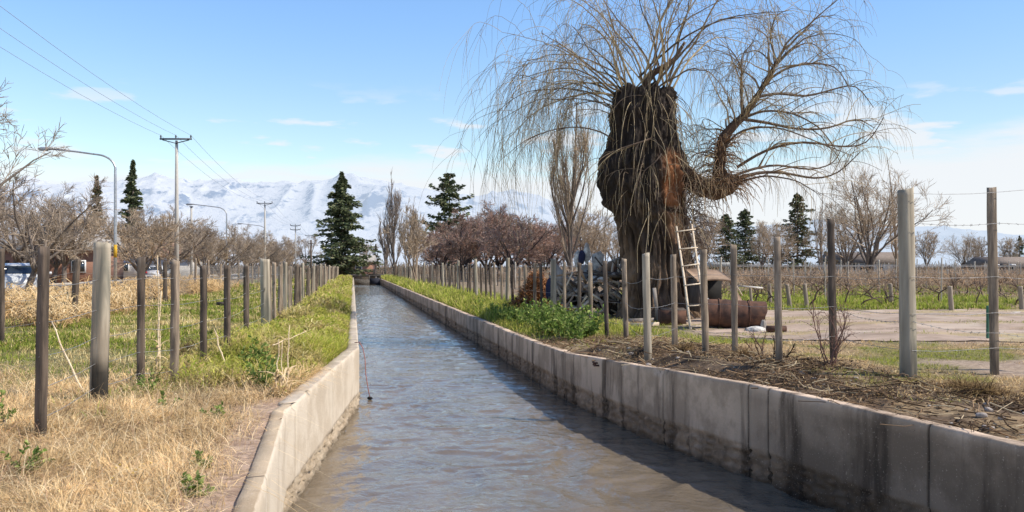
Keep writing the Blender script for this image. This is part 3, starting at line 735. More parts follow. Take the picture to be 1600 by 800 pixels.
# ---- conifers
def conifer(label, loc, H, Wd, seed, group=None, col=((.10, .125, .065), (.16, .18, .09), (.27, .27, .15)), n_wh=34, open_=0.0, brown=0.0, name='conifer', droop=.25, size=1.0, pe=.82):
    r_ = np.random.default_rng(seed)
    root = thing(name, loc, label, 'tree', group); o = np.array(loc, float)
    tr = MB(); tr.tube([o + [0, 0, -.2], o + [.02 * H * .1, 0, H * .5], o + [0, 0, H * .985]], [H * .018, H * .011, H * .002], 8)
    nb = tr; lf = MB()
    per = 9; n = n_wh * per
    t = np.repeat(np.linspace(.07, .985, n_wh), per) + r_.normal(0, .008, n)
    az = r_.uniform(0, 6.28, n)
    prof = np.clip(1 - t, .01, 1) ** pe * (.75 + .5 * sstep(0, .2, t)) / 1.12
    L = Wd / 2 * prof * r_.uniform(.45, 1.3, n) * (1 + open_ * r_.uniform(-.5, .4, n))
    keep = r_.random(n) > open_ * .55
    t, az, L = t[keep], az[keep], L[keep]; n = len(t)
    S = o + np.stack([np.zeros(n), np.zeros(n), t * H], 1)
    s_ = np.linspace(0, 1, 6)
    up = r_.uniform(-.05, .25, n)
    P = S[:, None] + np.stack([np.cos(az), np.sin(az), np.zeros(n)], 1)[:, None] * (L[:, None] * s_)[..., None] + np.array([0, 0, 1.])[None, None] * (L[:, None] * (up[:, None] * s_ - droop * s_ ** 2 + .12 * s_ ** 4))[..., None]
    nb.tubes(P, np.maximum(L[:, None] * .02 * (1 - .8 * s_), .008), 3)
    # sprays of needles: small drooping faces along each branch
    k = int(44 * size); i = np.repeat(np.arange(n), k); m = len(i)
    u = r_.uniform(.12, 1.0, m) ** .8; j = np.minimum((u * 5).astype(int), 4); f = (u * 5 - j)[:, None]
    C0 = P[i, j] * (1 - f) + P[i, j + 1] * f
    wdt = L[i] * .24 * (1.15 - u)
    C0 = C0 + np.stack([-np.sin(az[i]), np.cos(az[i]), np.zeros(m)], 1) * (r_.uniform(-1, 1, m) * wdt * 1.6)[:, None] + np.array([0, 0, 1.]) * r_.normal(-.02, .035, m)[:, None] * H * .25
    a2 = az[i] + r_.normal(0, .7, m); ll = H * .017 * r_.uniform(.5, 1.5, m); w = ll * r_.uniform(.25, .5, m)
    D = np.stack([np.cos(a2), np.sin(a2), r_.uniform(-.7, .35, m)], 1); D = norm(D)
    Sd = norm(np.cross(D, norm(r_.normal(0, 1, (m, 3)))))
    V = np.stack([C0 - D * ll[:, None], C0 + Sd * w[:, None], C0 + D * ll[:, None], C0 - Sd * w[:, None]], 1).reshape(-1, 3)
    q = np.arange(m * 4).reshape(m, 4)
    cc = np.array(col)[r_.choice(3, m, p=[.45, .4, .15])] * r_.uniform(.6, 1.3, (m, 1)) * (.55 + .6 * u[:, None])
    if brown: cc = np.where(r_.random((m, 1)) < brown, np.array([.20, .14, .08]) * r_.uniform(.5, 1.2, (m, 1)), cc)
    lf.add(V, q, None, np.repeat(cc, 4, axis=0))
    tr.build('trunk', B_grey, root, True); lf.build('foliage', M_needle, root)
    return root
conifer('large dense dark green conifer with broad pointed crown on the left bank by the bridge', (PX(534, 108), 108, .8), 13.7, 8.8, 31, n_wh=36, size=1.5, open_=.55)
conifer('slim dark spire conifer rising above the leafless trees left of the power pole', (PX(208, 105), 105, .9), 14.9, 4.6, 32, n_wh=30, open_=.7)
conifer('thin brownish conifer left of the dark spire conifer, behind the lamp post', (PX(151, 112), 112, .9), 13.6, 3.6, 33, n_wh=26, open_=.8, brown=.5)
conifer('dark open crowned conifer above the purple leafless trees in the centre', (PX(702, 150), 150, .9), 18.2, 11.0, 34, n_wh=20, open_=.75, droop=.06, size=2.0, pe=.42)
conifer('left one of two dark conifers behind the trellis right of the willow', (PX(1134, 150), 150, .9), 11.0, 8.6, 35, n_wh=34, open_=.5, pe=.6, brown=.12)
conifer('right one of two dark conifers behind the trellis right of the willow', (PX(1164, 155), 155, .9), 12.2, 8.6, 36, n_wh=34, open_=.5, pe=.6, brown=.12)
conifer('tall sparse brownish conifer behind the thin posts right of centre', (PX(1246, 140), 140, .9), 13.8, 9.5, 37, n_wh=32, open_=.75, brown=.35, pe=.6)
conifer('small distant blue green conifer at the right frame edge', (PX(1593, 190), 190, .9), 8.6, 5.5, 38, n_wh=20, open_=.4)
conifer('small dark conifer beyond the bridge, right of the large conifer', (PX(587, 185), 185, .9), 6.5, 4.2, 39, n_wh=20, open_=.4, brown=.4)
conifer('low round dark conifer peeping out behind the purple trees', (PX(838, 150), 150, .9), 8.5, 6.0, 40, n_wh=20, open_=.5)

# ---- centre: purple leafless trees
pc = [(.8, .8, .8), (1.2, 1.1, 1.05), (1.3, 1.0, .92), (.55, .55, .55)]
pspec = [(690, 100, 5.6), (722, 92, 6.3), (760, 98, 7.6), (800, 86, 6.6), (778, 110, 8.4), (850, 92, 6.2), (868, 104, 6.8), (735, 112, 7.0), (700, 118, 6.6), (828, 108, 6.6)]
plabel = ['small purple brown leafless tree beside the pale multi stemmed tree', 'round purple brown leafless tree under the open conifer', 'dark purple leafless tree in the middle of the clump', 'reddish purple leafless tree at the right end of the clump', 'tallest purple leafless tree at the back of the clump', 'pinkish leafless tree standing apart left of the tall poplar', 'purple leafless tree behind the pinkish one by the poplar', 'purple leafless tree at the back below the conifer trunk', 'purple leafless tree at the back left of the clump', 'purple leafless tree filling the gap at the back right of the clump']
pb = []
for i, ((px, Y, H), lb) in enumerate(zip(pspec, plabel)):
    if i < 3:
        pb.append(bare_tree('leafless_fruit_tree', lb, 'tree', (PX(px, Y), Y, .88), 'purple leafless trees in the centre', H, 1.3, .2, 9, (.35, 1.25), 50 + i, .022, mat('dark_bark_%d' % i, (.08, .06, .05), (.04, .03, .03), 5) if i == 0 else bpy.data.materials['dark_bark_0'], T_purple, (8, 8, 8), (.55, .5, .42), .02, crowncol=pc))
    else:
        dup(pb[i % 3], (PX(px, Y), Y, .88), i * 1.1, lb, 'purple leafless trees in the centre', H / pspec[i % 3][2])

# ---- poplars and pale trees
def poplar(label, loc, H, Wd, seed, m_t, m_b, twig=.02, stems=5, name='bare_poplar', dens=7):
    global rng
    old = rng; rng = np.random.default_rng(seed)
    root = thing(name, loc, label, 'tree', 'leafless poplars'); o = np.array(loc, float)
    tr = MB(); cr = MB(); n = stems * 3
    P0, R0 = grow(np.tile(o - [0, 0, .2], (1, 1)), np.array([[0, 0, 1.]]), np.array([H]), H * .013, H * .001, 12, .02, 0)
    tr.tubes(P0, R0, 8)
    S, D, rr, t, _ = spawn(P0, R0, n, .03, .45, .25, .55)
    P1, R1 = grow(S, D, H * rng.uniform(.4, .68, len(S)) * (1 - t * .75), H * .006, H * .001, 9, .05, 0, .16)
    off = (P1 - o); rad = np.linalg.norm(off[..., :2], axis=2, keepdims=True); hh_ = np.clip(off[..., 2:3] / H, 0, 1.05); lim = np.minimum(1, (Wd * .42 * np.clip(np.sin(np.pi * (.12 + .86 * np.minimum(hh_, 1))), .12, 1)) / (rad + 1e-6)); P1[..., :2] = o[:2] + off[..., :2] * lim
    tr.tubes(P1, R1, 5)
    PA, RA = P1, R1
    for lv, k in enumerate((dens * 2, dens)):
        Ssrc = [(PA, RA)] + ([(P0, R0)] if lv == 0 else [])
        PP = []
        for (p, q), kk in zip(Ssrc, (k, 60)):
            S, D, rr, t, _ = spawn(p, q, kk, .15, 1, .25, .55)
            pp, qq = grow(S, D, H * .12 * rng.uniform(.4, 1.1, len(S)) * (.7 if lv else 1) * (1.15 - .5 * t), twig, twig * .5, 5, .07, 0, .2)
            cr.tubes(pp, qq, 3, pal(len(S), [(1, 1, 1), (.75, .75, .75), (1.2, 1.15, 1.1)], [1, 1, 1])); PP.append((pp, qq))
        PA, RA = PP[0]
    tr.build('trunk', m_b, root, True); cr.build('crown', m_t, root)
    rng = old; return root
poplar('tall narrow leafless poplar left of the old willow', (PX(892, 82), 82, .88), 19.0, 4.8, 61, T_tan, B_grey, .018, 7, dens=7)
poplar('tall pale leafless poplar in the centre by the bridge', (PX(616, 128), 128, .88), 16.2, 3.6, 62, T_grey, B_grey, .022, 5)
poplar('shorter pale leafless poplar right of the tall one by the bridge', (PX(638, 135), 135, .88), 13.4, 4.0, 63, T_grey, B_grey, .022, 5)
poplar('thin leafless poplar left of the tall one by the bridge', (PX(602, 140), 140, .88), 10.8, 3.6, 64, T_grey, B_grey, .022, 4)
poplar('very thin reddish leafless poplar right of the big spreading tree', (PX(1402, 95), 95, .9), 14.5, 1.8, 65, T_tan, B_tan, .014, 3, dens=4)
poplar('thin leafless poplar behind the square post of the right fence', (PX(1283, 110), 110, .9), 12.4, 2.4, 66, T_tan, B_grey, .016, 4, dens=4)
bare_tree('bare_tree', 'pale multi stemmed leafless tree on the right bank by the far fence', 'tree', (PX(651, 66), 66, .85), None, 5.4, 1.4, .10, 10, (.1, .5), 71, .016, B_tan, T_tan, (6, 6, 5), (.5, .5, .45), .10, stems=3)
bt = bare_tree('bare_tree', 'big spreading leafless tree beyond the vineyard left of the round post', 'tree', (PX(1362, 88), 88, .9), 'leafless trees beyond the vineyard', 11.6, 1.6, .26, 12, (.2, .95), 72, .017, B_grey, T_tan, (7, 6, 6), (.5, .5, .45), .06, stems=3)
far_l = [(1325, 96, .9, 'leafless tree touching the left side of the big spreading tree'), (1448, 150, .92, 'rounded grey leafless tree just right of the tall round post'), (1418, 140, .8, 'leafless tree partly hidden behind the tall round post'), (1506, 170, .85, 'lone distant leafless tree between the two tall posts'), (1530, 175, .9, 'slender distant leafless tree left of the tall square post'), (1575, 165, .85, 'distant leafless tree right of the tall square post'), (1215, 120, .8, 'leafless tree behind the sparse brownish conifer'), (1190, 130, 1.0, 'leafless tree between the dark conifers and the brownish one'), (1100, 105, .95, 'leafless tree right behind the willow trunk and ladder'), (1075, 120, 1.05, 'leafless tree behind the right side of the willow trunk'), (945, 110, .85, 'leafless tree behind the rubbish pile left of the willow'), (925, 95, .7, 'low yellowish leafless tree behind the rubbish pile'), (965, 130, 1.0, 'leafless tree showing past the left side of the willow trunk'), (570, 190, .8, 'distant leafless tree beyond the bridge')]
sm = bare_tree('bare_tree', 'slim upright leafless tree left of the tall poplar', 'tree', (PX(905, 100), 100, .9), 'leafless trees beyond the vineyard', 8.2, 1.8, .16, 8, (.15, .7), 73, .02, B_grey, T_tan, (7, 6, 6), (.5, .5, .45), .08)
for i, (px, Y, s, lb) in enumerate(far_l): dup(sm if i % 3 else bt, (PX(px, Y), Y, .9), i * .9, lb, 'leafless trees beyond the vineyard', s * (1 if i % 3 else .8))
# low brush along the horizon
def brush():
    mb = MB(); n = 26000
    px = np.concatenate([rng.uniform(560, 1700, n // 2), rng.uniform(-100, 560, n // 2)]); Y = rng.uniform(170, 260, n); x = PX(px, Y)
    k = fbm(x * .05, Y * .02, oct=3, seed=121)
    h = rng.uniform(.8, 3.6, n) * (.25 + 1.0 * k); P = np.stack([x, Y, np.full(n, .85)], 1)
    S = P.copy(); D = np.stack([rng.normal(0, .5, n), rng.normal(0, .5, n), np.ones(n)], 1)
    pp, qq = grow(S, D, h, .06, .03, 4, .2, 0)
    mb.tubes(pp, qq, 3, pal(n, [(.75, .65, .6), (1, .9, .85), (.5, .55, .45), (.45, .5, .35)], [3, 3, 2, 1]))
    o = mb.build('hedge_thicket', T_brown); tag(o, 'low brown brush along the horizon behind the fields', 'brush', None, 'stuff')
brush()

# ------------------------------------------------------------------ posts and fences
M_post = mat('weathered_post_wood', (.42, .33, .24), (.24, .185, .135), 22, (1, 1, .12), rough=.9, bump=1.0, bdist=.006, bscale=60, bstretch=(1, 1, .08), spots=(.10, .085, .07), spot=(.56, .72), attr=True)
M_postd = mat('dark_post_wood', (.18, .135, .10), (.085, .065, .05), 22, (1, 1, .12), rough=.9, bump=1.0, bdist=.006, bscale=60, bstretch=(1, 1, .08), spots=(.24, .20, .16), spot=(.58, .72), attr=True)
M_postr = mat('round_post_wood', (.48, .42, .32), (.33, .28, .21), 12, (1, 1, .1), rough=.85, bump=.8, bdist=.005, bscale=40, bstretch=(1, 1, .06), spots=(.20, .19, .15), spot=(.56, .7), attr=True)
M_wire = mat('galvanised_wire', (.42, .42, .42), (.24, .22, .20), 30, rough=.5, bump=0, metal=.4)
M_char = mat('charred_wood', (.02, .018, .016), (.05, .04, .035), 30)
def post_mesh(mb, x, y, zb, zt, w, rnd, lean=(0, 0), seed=0, crack=False, char=False):
    r_ = np.random.default_rng(seed); n = 18 if rnd else 8; N = 30
    t = np.linspace(0, 1, N); z = zb - .25 + (zt - zb + .25) * t
    rz = r_.uniform(-.35, .35)
    if rnd: base = np.array([(math.cos(a), math.sin(a)) for a in np.linspace(0, 2 * math.pi, n, endpoint=False)]) * w / 2
    else:
        e = w * .5; b = w * .09; f = e * r_.uniform(.75, 1.0)
        base = np.array([(-e + b, -f), (e - b, -f), (e, -f + b), (e, f - b), (e - b, f), (-e + b, f), (-e, f - b), (-e, -f + b)])
    c, s = math.cos(rz), math.sin(rz); base = base @ np.array([[c, s], [-s, c]])
    V = []
    for k in range(N):
        sc = (1.06 - .1 * t[k]) if rnd else 1
        nz = 1 + (vnoise(np.arange(n) * .9 + seed, np.full(n, t[k] * 7), seed=3) - .5) * (.12 if rnd else .22)
        bow = math.sin(t[k] * 3.1) * r_.uniform(.0, .001)
        p = base * sc * nz[:, None]
        if crack and rnd:                                   # drying split on the side that faces the canal
            p[14] *= .82 if t[k] > .3 else .95
        V.append(np.column_stack([x + lean[0] * t[k] * (zt - zb) + p[:, 0] + bow, y + lean[1] * t[k] * (zt - zb) + p[:, 1], np.full(n, z[k])]))
    V = np.array(V); V[-1, :, 2] += r_.uniform(-.012, .012, n) + (V[-1, :, 0] - x) * r_.uniform(-.3, .3)
    idx = np.arange(N * n).reshape(N, n); a = idx[:-1]; b = idx[1:]
    Q = np.stack([a, np.roll(a, -1, 1), np.roll(b, -1, 1), b], -1).reshape(-1, 4)
    kk, aa = np.meshgrid(t, np.arange(n), indexing='ij')
    C = .55 + .75 * vnoise(aa * .8 + seed, kk * 2.2, seed=seed % 50) + .25 * (vnoise(aa * 2.1, kk * 9, seed=7) - .5)
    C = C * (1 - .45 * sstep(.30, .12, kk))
    if char: C = C * (1 - .9 * sstep(.50, .36, kk + .1 * vnoise(aa * .9, kk * 4, seed=3)) * (np.sin((aa - 3) / n * 2 * np.pi - .4) < .35))
    if r_.random() < .8:
        k1, a1 = r_.integers(9, N - 3), r_.integers(0, n); C[k1, a1] *= .15
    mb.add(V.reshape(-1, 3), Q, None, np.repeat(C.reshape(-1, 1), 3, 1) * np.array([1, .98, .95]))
    ctr = V[-1].mean(axis=0); k = mb.n; mb.add([ctr])
    o = k - n; mb.T.append(np.array([(o + i, o + (i + 1) % n, k) for i in range(n)]))
    return mb
def wire_line(mb, pts, r=.0022, sag=.01, jit=.006, n=4, seed=1):
    r_ = np.random.default_rng(seed); out = []
    for a, b in zip(pts[:-1], pts[1:]):
        a = np.asarray(a, float); b = np.asarray(b, float); L = np.linalg.norm(b - a)
        for t in (0, .33, .66): out.append(a * (1 - t) + b * t - np.array([0, 0, 4 * t * (1 - t) * sag * L]) + r_.normal(0, jit, 3) * (t > 0))
    out.append(np.asarray(pts[-1], float)); P = np.array(out)
    seg = np.stack([P[:-1], P[1:]], 1)
    rr = np.maximum(r, np.linalg.norm(seg.mean(axis=1), axis=1) * 0 + r)
    mb.tubes(seg, np.stack([rr, rr], 1), n)
def fence(label, posts, heights, name='wire_fence', barbed=False, wr=.003):
    """posts: (x, y, zbase, ztop, width, round, mat, lean, label)"""
    x0, y0, z0 = posts[0][0], posts[0][1], posts[0][2]
    root = thing(name, (x0, y0, z0), label, 'fence')
    for i, p in enumerate(posts[:100]):
        o = post_mesh(MB(), p[0], p[1], p[2], p[3], p[4], p[5], p[7], 17 * i + 3, crack=bool(p[5]), char=bool(p[8] and 'charred' in p[8])).build('post', p[6], root, bool(p[5]))
        if p[8]: o['label'] = p[8]
        if i % 9 < 0: pass
    for hi, h in enumerate(heights):
        pts = []
        for p in posts:
            H = p[3] - p[2]; f = min(h, H - .03)
            pts.append((p[0] + p[7][0] * f, p[1] + p[7][1] * f - p[4] * .5 - .004, p[2] + f))
        mb = MB(); wire_line(mb, pts, wr, .012, .006, seed=hi + 5)
        if barbed:
            P = np.array(pts)
            for a, b in zip(P[:-1], P[1:]):
                n = max(2, int(np.linalg.norm(b - a) / .13))
                for t in np.linspace(.03, .97, n):
                    c = a * (1 - t) + b * t - np.array([0, 0, 4 * t * (1 - t) * .012 * np.linalg.norm(b - a)])
                    for q in range(2):
                        d = rng.normal(0, 1, 3); d /= np.linalg.norm(d); mb.tubes(np.array([[c - d * .014, c + d * .014]]), np.full((1, 2), .0014), 3)
        mb.build('wire', M_wire, root)
    return root
def pxpost(px, top, bot, wpx, rnd, m, lean_px=0, label=None, Y=None, zb=None):
    if Y is None:
        zz = .9 if px < 560 else 1.0
        for _ in range(8):
            Y = (CZ - zz) * F / (bot - HZ); zz = gz(PX(px, Y), Y)
    x = PX(px, Y); zz = gz(x, Y) if zb is None else zb
    zt = PZ(top, Y); return (x, Y, zz - .02, zt, wpx * Y / F * (.92 if not rnd else 1), rnd, m, (lean_px * Y / F / max(.5, zt - zz), 0), label)
LP = [pxpost(63, 388, 685, 16, 0, M_postd, 5, 'dark square post nearest to the camera on the left'),
      pxpost(153, 378, 630, 26, 1, M_postr, 7, 'thick pale round post with charred foot'),
      pxpost(219, 402, 605, 11, 0, M_postd, 2), pxpost(272, 406, 600, 12, 0, M_post, 2), pxpost(318, 415, 580, 9.5, 0, M_postd), pxpost(355, 415, 568, 8.5, 0, M_postd),
      pxpost(385, 416, 0, 8, 0, M_postd, 0, None, 14.5), pxpost(416, 405, 525, 15, 1, M_postr, -2, 'round post halfway down the near stretch')]
Y = 18.5; k = 0
while Y < 118 and len(LP) < 99:
    x = .0976 - .191 * Y - 1.95 + random.uniform(-.04, .04); z = gz(x, Y); rd = (k % 7 == 4)
    LP.append((x, Y, z - .02, z + random.uniform(1.40, 1.56) + (.08 if rd else 0), .115 if rd else .075, int(rd), M_postr if rd else random.choice([M_post, M_postd, M_post]), (random.uniform(-.035, .035), random.uniform(-.02, .02)), None))
    Y += 1.08 + .1 * random.random(); k += 1
fence('long wire fence of many grey posts along the left side of the canal', LP, (.18, .42, .68, .95, 1.25))
# charring and knots on the round post
p = LP[1]
LF = [pxpost(2, 389, 0, 9, 0, M_postd, 0, None, 15.5), pxpost(113, 405, 0, 9, 0, M_postd, 8, 'dark leaning post', 22.0), pxpost(258, 408, 0, 6, 0, M_postd, 0, None, 34.0)]
Y = 40.0
while Y < 118:
    x = -8.4 - .191 * Y; z = gz(x, Y); LF.append((x, Y, z, z + random.uniform(1.6, 1.9), .11, 0, M_post, (random.uniform(-.04, .04), 0), None)); Y += 4.2
fr = fence('older wire fence with leaning posts and grey netting beside the road', LF, (.3, .8, 1.3), wr=.003)
mb = MB()
seg = []
for s in (1, -1):
    yy = np.arange(34, 116, .22); a = np.stack([-8.4 - .191 * yy, yy, np.full_like(yy, .95)], 1); y2 = yy + s * .9; b = np.stack([-8.4 - .191 * y2, y2, np.full_like(yy, 2.45)], 1); seg.append(np.stack([a, b], 1))
seg = np.concatenate(seg); mb.tubes(seg, np.full(seg.shape[:2], .0035), 3)
mb.build('netting', M_wire, fr)

RP = [pxpost(1555, 293, 585, 12.5, 0, M_post, -6, 'tall square post near the right frame edge'),
      pxpost(1420, 295, 590, 24, 1, M_postr, -5, 'tallest thick round post with a drying crack'),
      pxpost(1303, 343, 560, 11, 0, M_postd, -5), pxpost(1218, 370, 570, 11, 0, M_post, -4), pxpost(1149, 383, 555, 10, 0, M_post, -3), pxpost(1103, 390, 552, 9.5, 0, M_post, -4),
      pxpost(1055, 397, 543, 8.5, 0, M_post, -3), pxpost(1013, 395, 548, 12, 1, M_postr, -4), pxpost(979, 405, 530, 8, 0, M_post, -4), pxpost(949, 408, 528, 6.5, 0, M_postd, -4),
      pxpost(924, 411, 0, 7, 0, M_post, -2, None, 19.9), pxpost(905, 411, 0, 6, 0, M_postd, 0, None, 21.1), pxpost(882, 410, 0, 5.5, 0, M_post, 0, None, 22.4), pxpost(865, 405, 0, 9, 1, M_postr, 0, None, 23.6)]
Y = 24.9; k = 0
while Y < 118 and len(RP) < 99:
    x = 3.69 - .191 * Y + 2.0 + random.uniform(-.05, .05); z = gz(x, Y); rd = (k % 6 == 5)
    RP.append((x, Y, z - .02, z + random.uniform(1.48, 1.66) + (.22 if rd else 0), .14 if rd else .085, int(rd), M_postr if rd else random.choice([M_post, M_postd]), (random.uniform(-.04, .04), random.uniform(-.02, .02)), None))
    Y += 1.12 + .15 * random.random(); k += 1
RP = [(6.95, 10.35, gz(6.95, 10.35), 3.42, .11, 0, M_post, (0, 0), None)] + RP
fence('long wire fence of weathered posts along the right bank, tallest by the track', RP, (.35, .78, 1.22), barbed=False)
# two barbed strands between the tall posts
bw = thing('barbed_wire', (6.95, 10.3, 1.0), 'two barbed wire strands strung between the tall posts at the right edge', 'wire')
def strand(pts, barbed, sag=.012):
    mb = MB(); wire_line(mb, pts, .0026, sag, .004)
    if barbed:
        for a, b in zip(np.array(pts)[:-1], np.array(pts)[1:]):
            L = np.linalg.norm(b - a)
            for t in np.arange(.05, 1, .12 / L):
                c = a * (1 - t) + b * t - np.array([0, 0, 4 * t * (1 - t) * sag * L])
                for q in range(3):
                    d = rng.normal(0, 1, 3); d /= np.linalg.norm(d); mb.tubes(np.array([[c - d * .018, c + d * .018]]), np.full((1, 2), .0018), 3)
    return mb
def along(f): return [(q[0], q[1] - q[4] * .5 - .006, f(q)) for q in RP[:3]]
strand([(6.95, 10.28, 3.34), (RP[1][0], RP[1][1] - .07, 3.22), (RP[2][0], RP[2][1] - .12, 3.17)], False).build('plain_strand', M_wire, bw)
strand([(6.95, 10.28, 2.86), (RP[1][0], RP[1][1] - .07, 2.84), (RP[2][0] + .03, RP[2][1] - .12, 2.82)], True, .02).build('barbed_strand', M_wire, bw)
strand([(6.95, 10.28, 1.42), (RP[1][0], RP[1][1] - .07, 1.50), (RP[2][0], RP[2][1] - .12, 1.66), (RP[3][0], RP[3][1] - .08, 1.7)], True, .03).build('barbed_strand', M_wire, bw)
# second thin fence across the canal's far right field
fx = []
Y = 30.0
while Y < 112:
    x = 3.69 - .191 * Y + 6.0 + .02 * Y; z = gz(x, Y); fx.append((x, Y, z, z + random.uniform(1.15, 1.4), .07, 0, M_postd if random.random() < .5 else M_post, (random.uniform(-.05, .05), 0), None)); Y += 1.5
fence('second lower post row standing behind the right bank fence', fx, (.5, 1.0), wr=.002)

# ------------------------------------------------------------------ vineyard
M_stake = mat('stake_wood', (.38, .31, .23), (.27, .22, .17), 12, (1, 1, .15))
M_vine = mat('vine_bark', (.16, .105, .075), (.09, .06, .045), 20, attr=False)
def vine_mesh(root_loc, seed, s=1.0):
    global rng
    old = rng; rng = np.random.default_rng(seed); mb = MB(); mc = MB(); o = np.array(root_loc, float)
    P, Rr = grow(np.array([o]), np.array([[rng.normal(0, .3), rng.normal(0, .3), 1.]]), np.array([.55 * s]), .032, .024, 7, .22, 0); mb.tubes(P, Rr, 6)
    S = np.repeat(P[:, -1], 4, 0); D = np.stack([np.array([1, -1, .7, -.6]), rng.normal(0, .25, 4), rng.uniform(.1, .8, 4)], 1)
    P1, R1 = grow(S, D, rng.uniform(.35, .7, 4) * s, .018, .009, 6, .2, 0); mb.tubes(P1, R1, 5)
    S, D, rr, t, _ = spawn(P1, R1, 7, .3, 1, .5, 1.2); D[:, 2] = np.abs(D[:, 2]) + .2
    P2, R2 = grow(S, D, rng.uniform(.2, .7, len(S)) * s, .006, .003, 5, .16, 0, .05); mc.tubes(P2, R2, 3)
    rng = old; return mb, mc
def vine(loc, label, seed, group='vines at the edge of the vineyard'):
    root = thing('grapevine', loc, label, 'vine', group); a, b = vine_mesh(loc, seed)
    a.build('trunk', M_vine, root, True); b.build('canes', M_vine, root); return root
vs = [vine((PX(1180, 30), 30, gz(PX(1180, 30), 30)), 'gnarled leafless vine beside a short stake at the vineyard edge', 201), vine((PX(1345, 29), 29, gz(PX(1345, 29), 29)), 'gnarled leafless vine beside a short stake at the vineyard edge', 202), vine((PX(1410, 31), 31, gz(PX(1410, 31), 31)), 'gnarled leafless vine beside a short stake at the vineyard edge', 203)]
k = 0
for Y in (30, 34, 38.5, 43):
    for x in np.arange(PX(1130, Y), PX(1680, Y), 1.55):
        xx = x + random.uniform(-.3, .3); y_ = Y + random.uniform(-.3, .3)
        dup(vs[k % 3], (xx, y_, gz(xx, y_) - .02), random.uniform(0, 6.28), 'gnarled leafless vine beside a short stake at the vineyard edge', None, random.uniform(.8, 1.25)); k += 1
def stake(px, top, bot, w, lean, label):
    q = pxpost(px, top, bot, w, 0, M_stake, lean)
    o = post_mesh(MB(), q[0], q[1], q[2], q[3], q[4], 1, q[7], int(px)).build('wooden_stake', M_stake)
    tag(o, label, 'stake', 'short wooden stakes at the vineyard edge')
for a in [(1176, 446, 480, 5, -4, 'short stake just right of the rusty drum, leaning left'), (1204, 443, 474, 6, -2, 'short stake left of the weathered square post'), (1236, 445, 480, 7, -6, 'short stake leaning left, first right of the weathered square post'), (1262, 443, 481, 7, -5, 'short stake between two square fence posts'), (1296, 444, 482, 6, -1, 'short stake almost hidden behind a dark square post'), (1394, 443, 476, 7, -3, 'short stake left of the tall round post'), (1488, 447, 486, 8, -4, 'short stake leaning left between the tall round and square posts'), (1598, 447, 484, 8, -4, 'short stake at the right frame edge')]: stake(*a)
# trellis rows
M_tp = mat('trellis_post', (.58, .51, .41), (.42, .36, .29), 9, (1, 1, .2))
tl = 0
rowY = [33, 38, 43, 48.5, 54, 60, 67, 75, 84, 95, 108, 124]
for ri, Y in enumerate(rowY):
    x0 = 3.69 - .191 * Y + 8 if ri > 1 else PX(1100 + 25 * (1 - ri), Y); x1 = .66 * Y
    root = thing('vine_trellis', (x0, Y, .95), 'wire and post vineyard trellis, %s row back from the track' % ORD[ri], 'trellis', 'trellis rows of the vineyard')
    pts = []; n = 0; step = 1.5 + .22 * ri if ri > 1 else 4.3
    for x in np.arange(x0, x1, step * (1 if ri > 1 else 1)):
        x = x + random.uniform(-.2, .2); z = gz(x, Y); h = random.choice([1.25, 1.75, 1.8, 1.7]) if ri > 1 else 1.75
        if n < 45:
            post_mesh(MB(), x, Y, z, z + h, .09 if n % 4 == 0 else .05, 1, (random.uniform(-.03, .03), 0), n + ri * 50).build('post', M_tp, root)
        pts.append((x, Y, z)); n += 1
    for h in (.65, 1.05, 1.5):
        mb = MB(); wire_line(mb, [(a, b - .03, c + h) for a, b, c in pts[::2]], .003 + .0006 * ri, .01, .01); mb.build('wire', M_wire, root)
# vine canes of the deep rows: nobody can count them
mb = MB(); n = 14000
rY = np.array(rowY[1:] + [140, 160])
ri = rng.integers(0, len(rY), n); Yc = rY[ri] + rng.normal(0, .25, n); x0 = 3.69 - .191 * Yc + 8; x = x0 + rng.random(n) * (.66 * Yc - x0)
S = np.stack([x, Yc, .95 + rng.uniform(.0, .9, n)], 1); D = np.stack([rng.normal(0, 1, n), rng.normal(0, .25, n), rng.uniform(-.1, 1.6, n)], 1)
P, Rr = grow(S, D, rng.uniform(.3, .9, n), .006 + .0001 * Yc, .003 + .00007 * Yc, 4, .25, 0); mb.tubes(P, Rr, 3, pal(n, [(1, .95, .9), (1.3, 1.1, .95), (.7, .65, .6)], [2, 2, 1]))
tag(mb.build('vine_canes', T_tan), 'brown leafless canes filling the deep trellis rows', 'vine canes', None, 'stuff')

